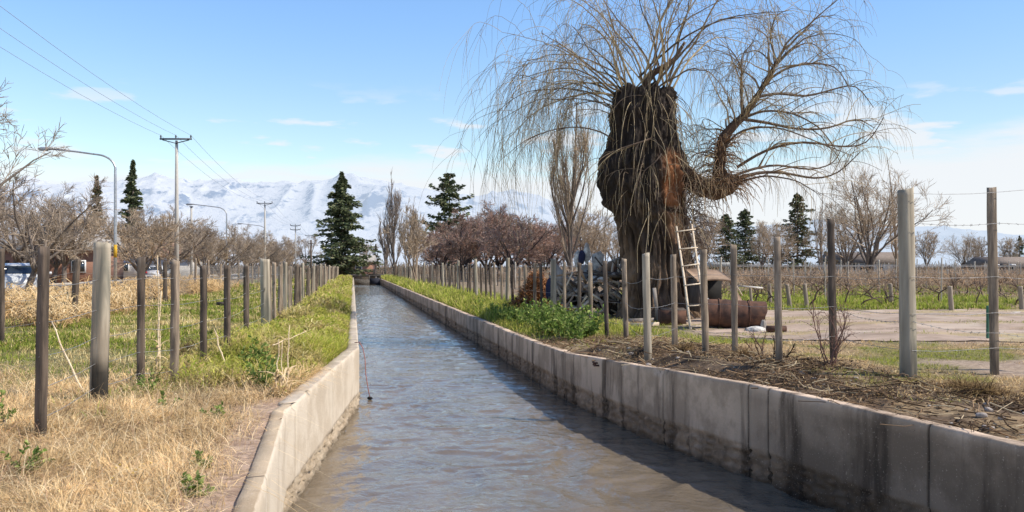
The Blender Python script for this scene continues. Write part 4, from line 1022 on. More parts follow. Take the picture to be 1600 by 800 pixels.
# ------------------------------------------------------------------ street furniture on the left
M_steel = mat('galvanised_steel', (.55, .55, .54), (.42, .42, .42), 10, rough=.4, metal=.6, bump=.1)
M_conc = mat('pole_concrete', (.55, .51, .45), (.42, .39, .34), 4, (1, 1, .2))
M_dkmetal = mat('dark_crossarm', (.11, .12, .14), (.07, .075, .09), 10, rough=.6)
M_yel = mat('yellow_paint', (.72, .42, .03), (.55, .32, .03), 8)
M_lampglass = mat('lamp_glass', (.7, .7, .68), (.6, .6, .58), 5, rough=.2, bump=0)
M_ceram = mat('insulator_ceramic', (.10, .09, .09), (.06, .05, .05), 5, rough=.25, bump=0)
def lamp(Y, label, c=-12.0, H=7.45):
    x = c - .191 * Y; z = gz(x, Y); o = np.array([x, Y, z])
    root = thing('street_lamp', (x, Y, z), label, 'street lamp', 'street lamps along the road')
    mb = MB(); arm = 3.1; d = np.array([-1.0, -.05, 0])
    pts = [o, o + [0, 0, 3], o + [0, 0, 5.6], o + [0, 0, 6.5]]
    for t in np.linspace(.15, 1, 8):
        a = t * R(75); rad = 1.0
        pts.append(o + np.array([0, 0, 6.5 - .1]) + d * rad * (1 - math.cos(a)) * 1.0 + np.array([0, 0, rad * math.sin(a) * .75]))
    last = pts[-1]
    tip = o + d * arm + np.array([0, 0, H - .05]); pts += [last * .5 + tip * .5 + np.array([0, 0, .02]), tip]
    rr = np.interp(np.arange(len(pts)), [0, 3, len(pts) - 1], [.085, .06, .04])
    mb.tube(pts, rr, 10); mb.build('pole', M_steel, root, True)
    mb = MB(); mb.tube([o + [0, 0, 1.95], o + [0, 0, 2.6]], .083, 10); mb.build('yellow_band', M_yel, root, True)
    hd = MB(); c0 = tip + d * .33
    sec = []
    for t, w, h in ((-.36, .05, .05), (-.28, .09, .07), (-.05, .15, .09), (.2, .15, .085), (.34, .09, .05)):
        ring = [c0 + d * t + np.array([0, w * math.cos(a), .02 - .12 * (t + .3) * 0 + h * math.sin(a)]) for a in np.linspace(0, 2 * math.pi, 10, endpoint=False)]
        sec.append(ring)
    V = np.array(sec).reshape(-1, 3); idx = np.arange(50).reshape(5, 10); a_ = idx[:-1]; b_ = idx[1:]
    hd.add(V, np.stack([a_, np.roll(a_, -1, 1), np.roll(b_, -1, 1), b_], -1).reshape(-1, 4)); hd.build('lamp_head', M_steel, root, True)
    gl = MB(); gl.box(c0 + d * .1 + np.array([0, 0, -.065]), (.38, .2, .05), bev=.02); gl.build('lamp_glass', M_lampglass, root)
lamp(42, 'nearest galvanised street lamp with yellow band and arm reaching left')
lamp(79, 'second street lamp with a long arm, right of the tall power pole')
lamp(114, 'third street lamp, small above the leafless trees')
def power_pole(Y, label, arms=1, c=-10.6, H=9.05):
    x = c - .191 * Y; z = gz(x, Y); o = np.array([x, Y, z]); root = thing('power_pole', (x, Y, z), label, 'power pole', 'power poles along the road')
    mb = MB(); mb.tube([o - [0, 0, .2], o + [0, 0, H * .5], o + [0, 0, H]], [.15, .12, .085], 12); mb.build('pole', M_conc, root, True)
    for a in range(arms):
        zz = H - .02 - .75 * a; mb = MB()
        mb.bar(o + [-.95, -.13, zz + .1], o + [.95, -.13, zz + .1], .11, .09); mb.bar(o + [-.8, -.13, zz + .04], o + [0, -.13, zz - .16], .05, .05); mb.bar(o + [.8, -.13, zz + .04], o + [0, -.13, zz - .16], .05, .05)
        mb.build('crossarm', M_dkmetal, root)
        for s in (-.9, 0, .9):
            mb = MB(); mb.lathe([(.0, .36), (.035, .34), (.03, .3), (.06, .28), (.035, .25), (.065, .22), (.03, .18), (.02, .14)], o + [s, -.13, zz], 10); mb.build('insulator', M_ceram, root, True)
    return [o + np.array([s, -.13, H + .3]) for s in (-.9, 0, .9)]
tops = [power_pole(50, 'tall pale concrete power pole with dark crossarm, nearest of the line'), power_pole(100, 'second concrete power pole of the line, above the leafless trees'), power_pole(153, 'third power pole of the line with two crossarms', 2), power_pole(200, 'farthest power pole of the line beside the big conifer')]
prev = [np.array([-10.6 - .191 * 0 + s, 0, .9 + 9.35]) for s in (-.9, 0, .9)]
lines = [prev] + tops
M_cable = mat('cable', (.34, .40, .46), (.28, .34, .40), 5, bump=0)
for j, nm in enumerate(('left', 'middle', 'right')):
    mb = MB()
    for a, b in zip(lines[:-1], lines[1:]):
        A, B = a[j], b[j]; t = np.linspace(0, 1, 14)[:, None]; P = A * (1 - t) + B * t - np.array([0, 0, 1.]) * 4 * t * (1 - t) * .75
        d = np.maximum(P[:, 1], 20); mb.tube(P, .008 + d * .00003, 5, cap=False)
    tag(mb.build('power_line', M_cable), 'thin overhead wire, %s one of the three on the poles' % nm, 'power line', 'overhead wires')
q = np.array([PX(299, 62), 62, .9]); root = thing('utility_pole', tuple(q), 'slim bare grey pole standing right of the tall power pole', 'pole')
MB().tube([q, q + [0, 0, 5.9]], [.10, .07], 10).build('pole', M_conc, root, True); mb = MB(); mb.box(q + [0, 0, 5.93], (.22, .2, .08), bev=.02); mb.build('pole_cap', M_dkmetal, root)
q = np.array([PX(486, 95), 95, .85]); root = thing('utility_pole', tuple(q), 'dark bare wooden pole just left of the big conifer', 'pole')
MB().tube([q, q + [0, 0, 4.6]], [.13, .10], 10).build('pole', M_postd, root, True); mb = MB(); mb.bar(q + [-.3, -.1, 4.2], q + [.3, -.1, 4.2], .08); mb.build('crossbar', M_postd, root)

# ------------------------------------------------------------------ car, houses
M_glass = mat('car_glass', (.03, .04, .05), (.02, .03, .04), 3, rough=.08, bump=0, spec=.8)
M_rub = mat('tyre_rubber', (.02, .02, .02), (.03, .03, .03), 9, rough=.8)
M_rim = mat('wheel_rim', (.45, .45, .46), (.35, .35, .36), 9, rough=.35, metal=.7, bump=0)
M_red = mat('tail_light_red', (.5, .02, .02), (.4, .02, .02), 9, rough=.2, bump=0)
def car(loc, rz, paint, label, group=None):
    root = thing('parked_car', (0, 0, 0), label, 'car', group)
    prof = [(-2.0, .35), (-2.03, .62), (-1.95, .88), (-1.72, 1.0), (-1.35, 1.38), (-1.0, 1.47), (.1, 1.48), (.45, 1.42), (1.05, 1.0), (1.75, .85), (1.98, .66), (2.0, .38), (1.9, .25), (-1.9, .25)]
    n = len(prof); secs = []
    for yy, k, rz_ in ((-.84, .93, 0), (-.86, 1, 1), (-.0, 1.012, 2), (.86, 1, 1), (.84, .93, 0)):
        ring = []
        for x, z in prof:
            tuck = max(0, (z - .95)) * .34; y = yy * (1 - tuck / .86 * (1 if abs(yy) > .1 else 0)); ring.append((x * (1 if k >= 1 else .985), y, .25 + (z - .25) * (k if k < 1 else 1) + (.012 if rz_ == 2 else 0)))
        secs.append(ring)
    V = np.array(secs).reshape(-1, 3); idx = np.arange(5 * n).reshape(5, n); Q = np.stack([idx[:-1], np.roll(idx[:-1], -1, 1), np.roll(idx[1:], -1, 1), idx[1:]], -1).reshape(-1, 4)
    mb = MB(); mb.add(V, Q); 
    for s, fl in ((0, 1), (4, 0)):
        c = V[idx[s]].mean(axis=0); k0 = mb.n; mb.add([c]); T = [(idx[s][i], idx[s][(i + 1) % n], k0) if fl else (idx[s][(i + 1) % n], idx[s][i], k0) for i in range(n)]; mb.T.append(np.array(T))
    # wheel arches proud of the flank
    mb.build('body', paint, root, False)
    def quadp(pts, off, name, m, nrm=None):
        P = np.array(pts, float); nn = np.cross(P[1] - P[0], P[2] - P[0]); nn /= np.linalg.norm(nn); c = P.mean(axis=0)
        if np.dot(nn, c - np.array([0, 0, .9])) < 0: nn = -nn
        A = P + nn * off; B = P - nn * .03; V = np.concatenate([A, B]); k = len(P)
        mbb = MB().add(V); Qs = [(i, (i + 1) % k, k + (i + 1) % k, k + i) for i in range(k)]; mbb.Q.append(np.array(Qs)); mbb.Q.append(np.array([(0, 1, 2, 3)])); return mbb.build(name, m, root)
    for s in (-1, 1):
        def sy(z): return s * .865 * (1 - max(0, z - .95) * .34 / .86)
        for a, b, c_, d in (((-1.52, 1.04), (-1.22, 1.38), (-.72, 1.41), (-.72, 1.02)), ((-.66, 1.02), (-.66, 1.41), (.06, 1.42), (.06, 1.02)), ((.12, 1.02), (.12, 1.42), (.42, 1.36), (.9, 1.02))):
            quadp([(x, sy(z), z) for x, z in (a, b, c_, d)], .006, 'side_window', M_glass)
        mb = MB(); mb.box((.3, s * .868, .86), (.16, .03, .03), bev=.008); mb.build('door_handle', M_dkmetal, root)
        mb = MB(); mb.box((.92, s * .97, 1.05), (.1, .18, .12), bev=.03); mb.build('side_mirror', paint, root)
        for x in (-1.28, 1.3):
            w = thing('wheel', (x, s * .80, .31), None, None); 
            w.parent = root
            t = MB(); t.lathe([(.18, -.1), (.29, -.1), (.315, -.07), (.315, .07), (.29, .1), (.18, .1)], (x, s * .80, .31), 20, rot=(math.pi / 2, 0, 0)); t.build('tyre', M_rub, w, True)
            t = MB(); t.lathe([(.0, .085), (.05, .095), (.18, .075), (.19, .1), (.19, -.1), (.0, -.1)], (x, s * .80, .31), 10, rot=(math.pi / 2 * (1 if s < 0 else -1), 0, 0)); t.build('rim', M_rim, w)
        mb = MB(); mb.box((-1.99, s * .68, .82), (.1, .22, .2), bev=.03); mb.build('tail_light', M_red, root)
        mb = MB(); mb.box((1.9, s * .62, .7), (.16, .3, .13), bev=.03); mb.build('headlight', M_lampglass, root)
    quadp([(-1.69, -.70, 1.04), (-1.69, .70, 1.04), (-1.37, .62, 1.36), (-1.37, -.62, 1.36)], .012, 'rear_window', M_glass)
    quadp([(1.0, -.72, 1.03), (1.0, .72, 1.03), (.48, .62, 1.39), (.48, -.62, 1.39)], .012, 'windscreen', M_glass)
    mb = MB(); mb.box((-2.02, 0, .45), (.1, 1.6, .2), bev=.04); mb.build('bumper', paint, root); mb = MB(); mb.box((2.0, 0, .42), (.1, 1.6, .2), bev=.04); mb.build('bumper', paint, root)
    mb = MB(); mb.box((-2.035, 0, .7), (.02, .4, .12)); mb.build('number_plate', M_lampglass, root)
    root.location = loc; root.rotation_euler = (0, 0, rz); return root
M_silver = mat('silver_paint', (.66, .68, .69), (.62, .64, .65), 2, rough=.4, metal=.1, bump=0, coat=.5)
M_redp = mat('red_paint', (.42, .06, .04), (.40, .05, .04), 2, rough=.3, bump=0, coat=.5)
M_whitep = mat('white_paint', (.75, .75, .74), (.72, .72, .71), 2, rough=.3, bump=0, coat=.5)
car((PX(33, 36), 36, 1.004), R(112), M_silver, 'silver hatchback parked behind the fence and leafless tree at the left edge')
car((PX(247, 82), 82, 1.004), R(101), M_whitep, 'white car small on the road behind the straw coloured stalks')
M_brick = mat('red_brick_wall', (.34, .18, .12), (.26, .14, .10), 12, bump=.3)
M_plas = mat('pale_plaster', (.62, .58, .52), (.52, .48, .43), 2, bump=.2)
M_roof = mat('tile_roof', (.33, .18, .12), (.26, .15, .11), 6, bump=.4)
M_tinb = mat('brown_tin_roof', (.24, .19, .15), (.18, .14, .11), 3, rough=.8)
M_tin = mat('zinc_roof', (.45, .42, .38), (.34, .31, .28), 3, rough=.6)
def house(loc, w, d, h, rz, wall, roof, label, nwin=3):
    root = thing('low_house', (0, 0, 0), label, 'house', None)
    mb = MB(); mb.box((0, 0, h / 2), (w, d, h)); mb.build('wall', wall, root)
    mb = MB(); e = .4; V = [(-w / 2 - e, -d / 2 - e, h + .003), (w / 2 + e, -d / 2 - e, h + .003), (w / 2 + e, d / 2 + e, h + .003), (-w / 2 - e, d / 2 + e, h + .003), (-w / 2 - e, 0, h + d * .22), (w / 2 + e, 0, h + d * .22)]
    mb.add(V, [(0, 1, 5, 4), (2, 3, 4, 5), (3, 2, 1, 0)], [(0, 4, 3), (1, 2, 5)]); mb.build('roof', roof, root)
    for i in range(nwin):
        x = -w / 2 + w * (i + .5) / nwin
        f = MB(); f.box((x, -d / 2 - .03, 1.5), (1.2, .1, 1.1)); fo = f.build('window', M_whitep, root)
        g = MB(); g.box((x, -d / 2 - .085, 1.5), (1.0, .02, .9)); g.build('pane', M_glass, fo)
    dd = MB(); dd.box((-w / 2 + w / nwin, -d / 2 - .03, 1.02), (.95, .08, 2.0)); dd.build('door', M_postd, root)
    root.location = loc; root.rotation_euler = (0, 0, rz)
house((PX(66, 75), 75, .9), 12, 7, 2.9, R(12), M_brick, M_tin, 'low red brick house behind the silver car', 3)
house((PX(205, 92), 92, .9), 14, 7, 2.6, R(12), M_plas, M_roof, 'pale plastered house glimpsed behind the lamp post', 3)
house((PX(20, 95), 95, .9), 12, 8, 3.4, R(12), M_plas, M_tin, 'pale house above the silver car roof', 3)
house((PX(1345, 150), 150, .9), 12, 9, 2.2, 0, M_plas, M_tinb, 'long pale low house behind the big spreading leafless tree', 4)
house((PX(1562, 160), 160, .9), 9, 8, 1.7, 0, mat('brown_plaster', (.22, .16, .12)), M_tinb, 'low brown roofed shed on the horizon at the right', 3)
house((PX(548, 150), 150, .9), 8, 6, 2.3, 0, M_brick, M_tin, 'small brick hut behind the large conifer at the bridge', 2)

# ------------------------------------------------------------------ bridge and sluice
M_dconc = mat('old_dark_concrete', (.13, .115, .10), (.08, .072, .062), 4)
def bridge():
    Y = 124; xl, xr = float(XL(Y)), float(XR(Y)); root = thing('small_bridge', ((xl + xr) / 2, Y, 0), 'low flat concrete bridge with thin railing across the far end of the canal', 'bridge')
    a = np.array([-.0, 0, 0]); c = (xl + xr) / 2
    mb = MB(); mb.box((c, Y, 1.12), (8.5, 3.2, .34), bev=.03); mb.build('deck', M_dconc, root)
    for s in (-1, 1):
        mb = MB(); mb.box((c + s * 2.15, Y, .3), (.5, 3.0, 1.3)); mb.build('abutment', M_dconc, root)
        mb = MB(); mb.bar((c - 4.2, Y + s * 1.5, 2.0), (c + 4.2, Y + s * 1.5, 2.0), .08); mb.bar((c - 4.2, Y + s * 1.5, 1.65), (c + 4.2, Y + s * 1.5, 1.65), .06)
        for x in np.linspace(-4.1, 4.1, 7): mb.bar((c + x, Y + s * 1.5, 1.29), (c + x, Y + s * 1.5, 1.96), .08)
        mb.build('railing', M_dconc, root)
    Y = 112; xl, xr = float(XL(Y)), float(XR(Y)); root = thing('canal_sluice', ((xl + xr) / 2, Y, 0), 'low concrete sluice with dark panel standing for the bridge shadow', 'sluice')
    mb = MB(); mb.box((xl + 1.0, Y, .2), (2.3, .5, .9)); mb.build('sill', M_dconc, root)
    mb = MB(); mb.box((xr - .75, Y - .1, .34), (1.4, .14, 1.0)); mb.build('shade_panel', mat('navy_shade', (.03, .035, .055), (.02, .022, .035)), root)  # added navy panel stands in for the bridge's deep shadow
    mb = MB(); mb.bar((xr - 1.5, Y - .1, -.2), (xr - 1.5, Y - .1, 1.35), .14); mb.bar((xr - .02, Y - .1, .76), (xr - .02, Y - .1, 1.35), .14); mb.bar((xr - 1.6, Y - .1, 1.38), (xr + .1, Y - .1, 1.38), .14); mb.build('sluice_frame', M_dconc, root)
bridge()

# ------------------------------------------------------------------ the old willow
TY = 24.0
def WT_(px, py, dy=0.): return W(px, py, TY) + np.array([0, dy, 0])
def willow():
    global rng
    old = rng; rng = np.random.default_rng(401)
    bz = gz(PX(1030, TY), TY); root = thing('old_willow', (PX(1030, TY), TY, bz), 'huge hollow pollarded weeping willow with blackened trunk on the right bank', 'tree')
    sil = np.array([(138, 966, 1050), (150, 962, 1052), (180, 953, 1053), (205, 956, 1055), (230, 953, 1058), (260, 940, 1064), (290, 937, 1070), (320, 945, 1073), (345, 960, 1076), (380, 968, 1080), (420, 972, 1082), (460, 973, 1086), (480, 971, 1092), (497, 966, 1102), (512, 960, 1108)])
    N, n = 190, 260
    py = np.linspace(512, 141, N); l = np.interp(py, sil[:, 0], sil[:, 1]); r = np.interp(py, sil[:, 0], sil[:, 2])
    cx = PX((l + r) / 2, TY); rx = (r - l) / 2 * TY / F * np.interp(py, [230, 300, 345, 420, 480, 500], [1, .96, .90, .92, .96, 1]); z = PZ(py, TY); th = np.linspace(0, 2 * np.pi, n, endpoint=False)
    TH, Zg = np.meshgrid(th, z); CXg = cx[:, None]; RX = rx[:, None]
    c_, s_ = np.cos(TH), np.sin(TH)
    u = c_ * 2.2; v = s_ * 2.2
    big = fbm(u * .8 + 5, v * .8, Zg * .75, 3, seed=5) - .5
    fur = 1 - np.abs(2 * fbm(u * 2.8 + big * 2, v * 2.8, Zg * .65, 4, seed=9) - 1)
    fine = fbm(u * 9, v * 9, Zg * 2.2, 3, seed=15) - .5
    lump = fbm(u * 2.5, v * 2.5, Zg * 2.2, 5, seed=19, gain=.62) - .5
    up = sstep(2.6, 3.8, Zg)
    d = 1 + big * .22 + (fur - .75) * (.46 * (1 - up * .4)) + fine * .16 + lump * (.12 + .30 * up)
    # flutes at the foot
    flare = sstep(2.2, .8, Zg); d += flare * .13 * np.cos(TH * 7 + 1.3 + np.sin(TH * 3))
    # hollow strip with bare wood that faces the camera, right of the middle
    ppx = 800 + (CXg + RX * c_) * F / TY; ppy = HZ - (Zg - CZ) * F / TY; front = s_ < -.1
    ax = np.interp(ppy, [240, 300, 350, 400], [1040, 1043, 1050, 1058])
    hol = np.exp(-((ppx - ax) / 13.) ** 2) * sstep(228, 262, ppy) * sstep(396, 365, ppy) * front
    d -= hol * .10
    X = CXg + RX * c_ * d; Yg = TY + RX * s_ * d * .92
    crop = sstep(3.8, 7.4, Zg); tr = (fbm(c_ * 4 + 2, s_ * 4, oct=3, seed=23) - .5) * .9
    Zg = Zg + crop * tr * .55
    V = np.stack([X, Yg, Zg], -1)
    col = np.ones((N, n, 3)); black = np.array([.045, .034, .027]); brown = np.array([.12, .080, .054]); tan = np.array([.23, .155, .10])
    bl = sstep(2.2, 4.6, Zg + (fbm(u * 1.5, v * 1.5, Zg * 1.2, 5, seed=29) - .5) * 3.4)
    bl = np.maximum(bl, sstep(.62, .7, fbm(u * .9, v * .9, Zg * .5, 3, seed=31)) * .7)
    w = sstep(.55, .95, fur)
    col = brown * (1 - w[..., None]) * .7 + tan * w[..., None]
    col = col * (1 - bl[..., None]) + black * (1 + 1.2 * sstep(.6, .8, lump + .5))[..., None] * bl[..., None]
    hw = (np.clip(hol * 1.9, 0, 1) ** 1.2)[..., None] * np.clip(.55 + 1.2 * (fbm(u * 3, v * 3, Zg * 2, 3, seed=35) - .3), .2, 1)[..., None]
    org = np.where((ppy < 325)[..., None], np.array([.40, .17, .07]), np.array([.50, .29, .16]))
    gap = (sstep(6, 2, np.abs(ppy - 330 - (ppx - 1045) * .2)))[..., None]
    col = col * (1 - hw) + (org * (1 - gap * .8)) * hw
    strk = sstep(.6, .72, fbm(u * 7, v * 7, Zg * .5, 2, seed=39))[..., None] * sstep(3, 1.5, Zg)[..., None]
    col = col * (1 - .75 * strk)
    idx = np.arange(N * n).reshape(N, n); a = idx[:-1]; b = idx[1:]
    Q = np.stack([a, np.roll(a, -1, 1), np.roll(b, -1, 1), b], -1).reshape(-1, 4)
    mb = MB(); mb.add(V.reshape(-1, 3), Q, None, col.reshape(-1, 3))
    # ragged hollow at the top
    prev = V[-1]; K = 6; rings = [V[-1]]
    ctr = V[-1].mean(axis=0)
    for k in range(1, K + 1):
        f = 1 - k / K; ring = ctr + (V[-1] - ctr) * [f, f, 0] + np.stack([np.zeros(n), np.zeros(n), (V[-1, :, 2] - ctr[2]) * f - .55 * (1 - f) + .15 * vnoise(c_[0] * 3 * k, s_[0] * 3, seed=k)], 1); rings.append(ring)
    Rg = np.array(rings); ii = np.arange((K + 1) * n).reshape(K + 1, n); a = ii[:-1]; b = ii[1:]
    mb.add(Rg.reshape(-1, 3), np.stack([a, np.roll(a, -1, 1), np.roll(b, -1, 1), b], -1).reshape(-1, 4), None, black)
    m = mat('willow_bark', (1, 1, 1), (.62, .6, .58), 6, (1, 1, .35), rough=.9, bump=1.0, bdist=.05, bscale=16, bstretch=(1, 1, .22), attr=True, spec=.25, detail=8)
    trunk = mb.build('trunk', m, root, True)
    # big side limb with a knuckle
    def limb(pts, rr, seed, name='limb', cc=(.10, .072, .052), nn=26):
        P = np.array([WT_(*p) for p in pts]); k = np.linspace(0, len(P) - 1, len(P) * 9)
        # smooth interpolation
        from_ = np.arange(len(P)); PP = np.stack([np.interp(k, from_, P[:, i]) for i in range(3)], 1); RR = np.interp(k, from_, rr)
        for _ in range(4): PP[1:-1] = (PP[:-2] + PP[1:-1] * 2 + PP[2:]) / 4; RR[1:-1] = (RR[:-2] + RR[1:-1] * 2 + RR[2:]) / 4
        mbb = MB(); mbb.tubes(PP[None], RR[None], nn, np.array(cc), cap=True)
        Vv = mbb.V[0]; cen = np.repeat(PP, nn, axis=0); dd = Vv[:len(cen)] - cen
        f = 1 + (fbm(Vv[:len(cen), 0] * 5 + seed, Vv[:len(cen), 1] * 5, Vv[:len(cen), 2] * 5, 4, seed=seed) - .5) * .75
        Vv[:len(cen)] = cen + dd * f[:, None]
        o = mbb.build(name, m, root, True); return PP, RR
    s1 = TY / F
    L1, LR = limb([(1050, 262, .1), (1072, 278, -.1), (1092, 292, -.15), (1115, 298, -.1), (1136, 288, -.05), (1152, 280, 0)], np.array([24, 16, 14, 16, 18, 9]) * s1, 41, cc=(.13, .085, .055))
    L2, _ = limb([(1128, 290, -.05), (1124, 262, 0), (1127, 235, .05), (1133, 212, .1), (1150, 193, .1), (1166, 178, .1), (1182, 152, 0), (1196, 128, -.1), (1213, 95, -.1), (1228, 72, 0)], np.array([14, 9, 8, 8.5, 7, 5.5, 4.5, 3.6, 2.4, 1.6]) * s1, 43, cc=(.13, .08, .05))
    L4, _ = limb([(1012, 150, 0), (1010, 128, -.1), (1020, 115, -.1), (1037, 106, -.1), (1054, 92, 0), (1070, 66, 0)], np.array([8, 5.5, 4.6, 4.4, 3.4, 2]) * s1, 47, cc=(.13, .08, .05))
    # shoots
    B1 = MB(); B2 = MB(); TW = MB()
    cshoot = [(.40, .29, .15), (.24, .17, .10), (.54, .41, .22), (.12, .088, .058)]
    allP = []
    def shoots(S, D, L, r0, N=18, wob=.095, grav=.12, seedc=0, sub=7, subL=(.25, .55), droop=.28, sp=(.25, 1.0)):
        P, Rr = grow(S, D, L, r0, r0 * .22, N, wob, grav, 0, 1.0); B1.tubes(P, Rr, 6, pal(len(S), cshoot, [3, 3, 2, 2]))
        S2, D2, rr, t, par = spawn(P, Rr, sub, sp[0], sp[1], .3, .85)
        P2, R2 = grow(S2, D2, np.asarray(L)[par] * rng.uniform(subL[0], subL[1], len(S2)), np.maximum(rr * .42, .0058), .0038, 10, wob * 1.3, droop, 0, .8)
        B2.tubes(P2, R2, 4, pal(len(S2), cshoot, [3, 3, 3, 2])); allP.append((P, Rr, P2, R2)); return P, Rr, P2, R2
    # shoots from the stump top, fanning out on all sides and weeping at their ends
    n = 24
    S = np.stack([PX(rng.uniform(972, 1046, n), TY), TY + rng.uniform(-.5, .5, n), PZ(rng.uniform(145, 165, n), TY)], 1)
    sx = (S[:, 0] - PX(1008, TY)) / .7
    D = np.stack([sx * .7 + rng.normal(-.12, .36, n), rng.normal(0, .5, n), np.ones(n)], 1)
    shoots(S, D, rng.uniform(2.8, 5.4, n), rng.uniform(.016, .042, n), grav=.115, sub=6)
    # long left weepers
    n = 17
    S = np.stack([PX(rng.uniform(966, 1000, n), TY), TY + rng.uniform(-.5, .3, n), PZ(rng.uniform(148, 190, n), TY)], 1)
    el = rng.uniform(.15, 1.15, n); D = np.stack([-np.cos(el), rng.normal(0, .38, n), np.sin(el)], 1)
    shoots(S, D, rng.uniform(3.1, 5.0, n), rng.uniform(.015, .032, n), grav=.125, sub=8, droop=.45)
    # upright middle ones leaving the frame at the top
    n = 12
    S = np.stack([PX(rng.uniform(985, 1050, n), TY), TY + rng.uniform(-.4, .3, n), PZ(rng.uniform(100, 150, n), TY)], 1)
    D = np.stack([rng.uniform(-.35, .75, n), rng.normal(0, .2, n), np.ones(n)], 1)
    shoots(S, D, rng.uniform(3.5, 5.5, n), rng.uniform(.022, .038, n), grav=.05, sub=6, droop=.25)
    # from the ascending limb
    k = rng.integers(20, len(L2), 26); S = L2[k]; f = k / len(L2)
    a = rng.uniform(0, 6.28, 26); D = np.stack([.45 + .9 * np.cos(a) * .8, .8 * np.sin(a), .55 + .5 * rng.random(26) - .2 * (1 - f)], 1)
    shoots(S, D, rng.uniform(1.6, 3.3, 26) * (1.2 - .4 * f), rng.uniform(.02, .035, 26), wob=.12, grav=.10, sub=7, droop=.22, subL=(.3, .65))
    k = rng.integers(3, len(L2), 11); S = L2[k]; D = np.stack([-rng.uniform(.3, 1, 11), rng.normal(0, .6, 11), rng.uniform(.1, 1.0, 11)], 1)
    shoots(S, D, rng.uniform(1.2, 2.4, 11), rng.uniform(.014, .026, 11), wob=.12, grav=.14, sub=6, droop=.3, subL=(.3, .6))
    # sweeping boughs to the right: first sag then curve up
    def bough(pts, r0, sub=9):
        P = np.array([WT_(*p) for p in pts]); k = np.linspace(0, len(P) - 1, 16); PP = np.stack([np.interp(k, np.arange(len(P)), P[:, i]) for i in range(3)], 1)
        for _ in range(2): PP[1:-1] = (PP[:-2] + PP[1:-1] * 2 + PP[2:]) / 4
        PP = PP[None]; Rr = np.linspace(r0, r0 * .22, 16)[None]; B1.tubes(PP, Rr, 6, np.array([.15, .10, .065]))
        S2, D2, rr, t, par = spawn(PP, Rr, sub, .2, 1, .3, .9); D2[:, 2] += .35
        P2, R2 = grow(S2, D2, rng.uniform(.5, 1.8, len(S2)), np.maximum(rr * .55, .007), .005, 9, .08, .2); B2.tubes(P2, R2, 4, pal(len(S2), cshoot, [3, 3, 3, 2])); allP.append((PP, Rr, P2, R2))
    for pts, r0 in (([(1150, 281, 0), (1185, 268, .1), (1230, 268, .2), (1275, 280, .1), (1310, 272, 0), (1342, 238, -.1)], .055), ([(1145, 275, .1), (1180, 262, .3), (1225, 252, .6), (1280, 262, .8), (1325, 250, .9), (1342, 208, 1.)], .045),
                    ([(1150, 262, -.1), (1190, 236, -.4), (1240, 226, -.8), (1290, 238, -1.), (1330, 236, -1.1), (1352, 195, -1.2)], .045), ([(1160, 185, .1), (1205, 190, .2), (1250, 200, .3), (1300, 200, .2), (1338, 182, 0), (1366, 200, 0)], .05),
                    ([(1182, 152, 0), (1220, 142, .2), (1265, 148, .4), (1310, 135, .4), (1345, 126, .3), (1372, 165, .3)], .045), ([(1152, 190, 0), (1185, 175, -.3), (1225, 182, -.7), (1262, 208, -1.0), (1285, 245, -1.1)], .04),
                    ([(1196, 128, -.1), (1225, 108, -.2), (1262, 102, -.3), (1300, 108, -.4), (1322, 150, -.4)], .04), ([(1190, 140, 0), (1215, 100, .3), (1250, 66, .5), (1280, 55, .6), (1310, 80, .7)], .04),
                    ([(1150, 285, 0), (1190, 276, -.4), (1230, 286, -.8), (1262, 310, -1.0)], .035), ([(1166, 178, .1), (1160, 140, .3), (1168, 100, .5), (1150, 66, .6), (1125, 60, .6)], .035), ([(1213, 95, 0), (1205, 55, .2), (1215, 20, .2), (1240, 10, .2)], .03), ([(1128, 235, 0), (1150, 205, -.4), (1200, 205, -.9), (1250, 232, -1.3), (1300, 255, -1.5)], .035)): bough(pts, r0, 12)
    # left low bough seen in front of the trunk
    bough([(1008, 225, -1.0), (990, 232, -1.15), (965, 240, -1.2), (945, 248, -1.3)], .035, 3); bough([(1024, 248, -1.0), (1012, 262, -1.2), (995, 275, -1.25), (985, 300, -1.25)], .022, 2)
    bough([(970, 230, -.2), (940, 212, -.6), (905, 205, -.8), (868, 208, -.9), (820, 225, -1.0), (780, 260, -1.0)], .026, 8); bough([(975, 205, -.2), (955, 182, -.3), (930, 175, -.5), (900, 178, -.6)], .022, 4)
    # weeping twigs
    def hang(P, Rr, per, L, t0=.3, r=.0048, g=.7):
        S, D, rr, t, _ = spawn(P, Rr, per, t0, 1, .3, 1.0); n = len(S); D = norm(D * .6 + norm(np.stack([rng.normal(0, .25, n), rng.normal(0, .25, n), -rng.uniform(0, .7, n)], 1)))
        Pq, Rq = grow(S, D, L * rng.uniform(.3, 1.15, n), r, r * .5, 8, .06, g * rng.uniform(.5, 1.2, n)); TW.tubes(Pq, Rq, 3, pal(n, [(.46, .36, .20), (.30, .23, .13), (.60, .48, .29), (.17, .13, .09)], [3, 3, 2, 2]))
    for i, (P, Rr, P2, R2) in enumerate(allP):
        if i < 3: hang(P2, R2, 2 if i != 1 else 5, 1.6 if i != 1 else 2.6); hang(P, Rr, 5, 1.7, .5)
        elif i < 5: hang(P2, R2, 4, .85); hang(P, Rr, 5, .8, .4)
        else: hang(P2, R2, 4, 1.0); hang(P, Rr, 12, 1.1, .25)
    # epicormic twigs hanging over the trunk and limb
    n = 330; k = rng.integers(int(N * .45), N - 2, n); j = rng.integers(0, n and 260, n); S = V[k, j]; out = norm(S - np.stack([cx[k], np.full(n, TY), S[:, 2]], 1))
    keep = (out[:, 1] < .4) & (rng.random(n) < np.where(out[:, 0] > -.2, 1, .45)); S = S[keep]; out = out[keep]; n = len(S)
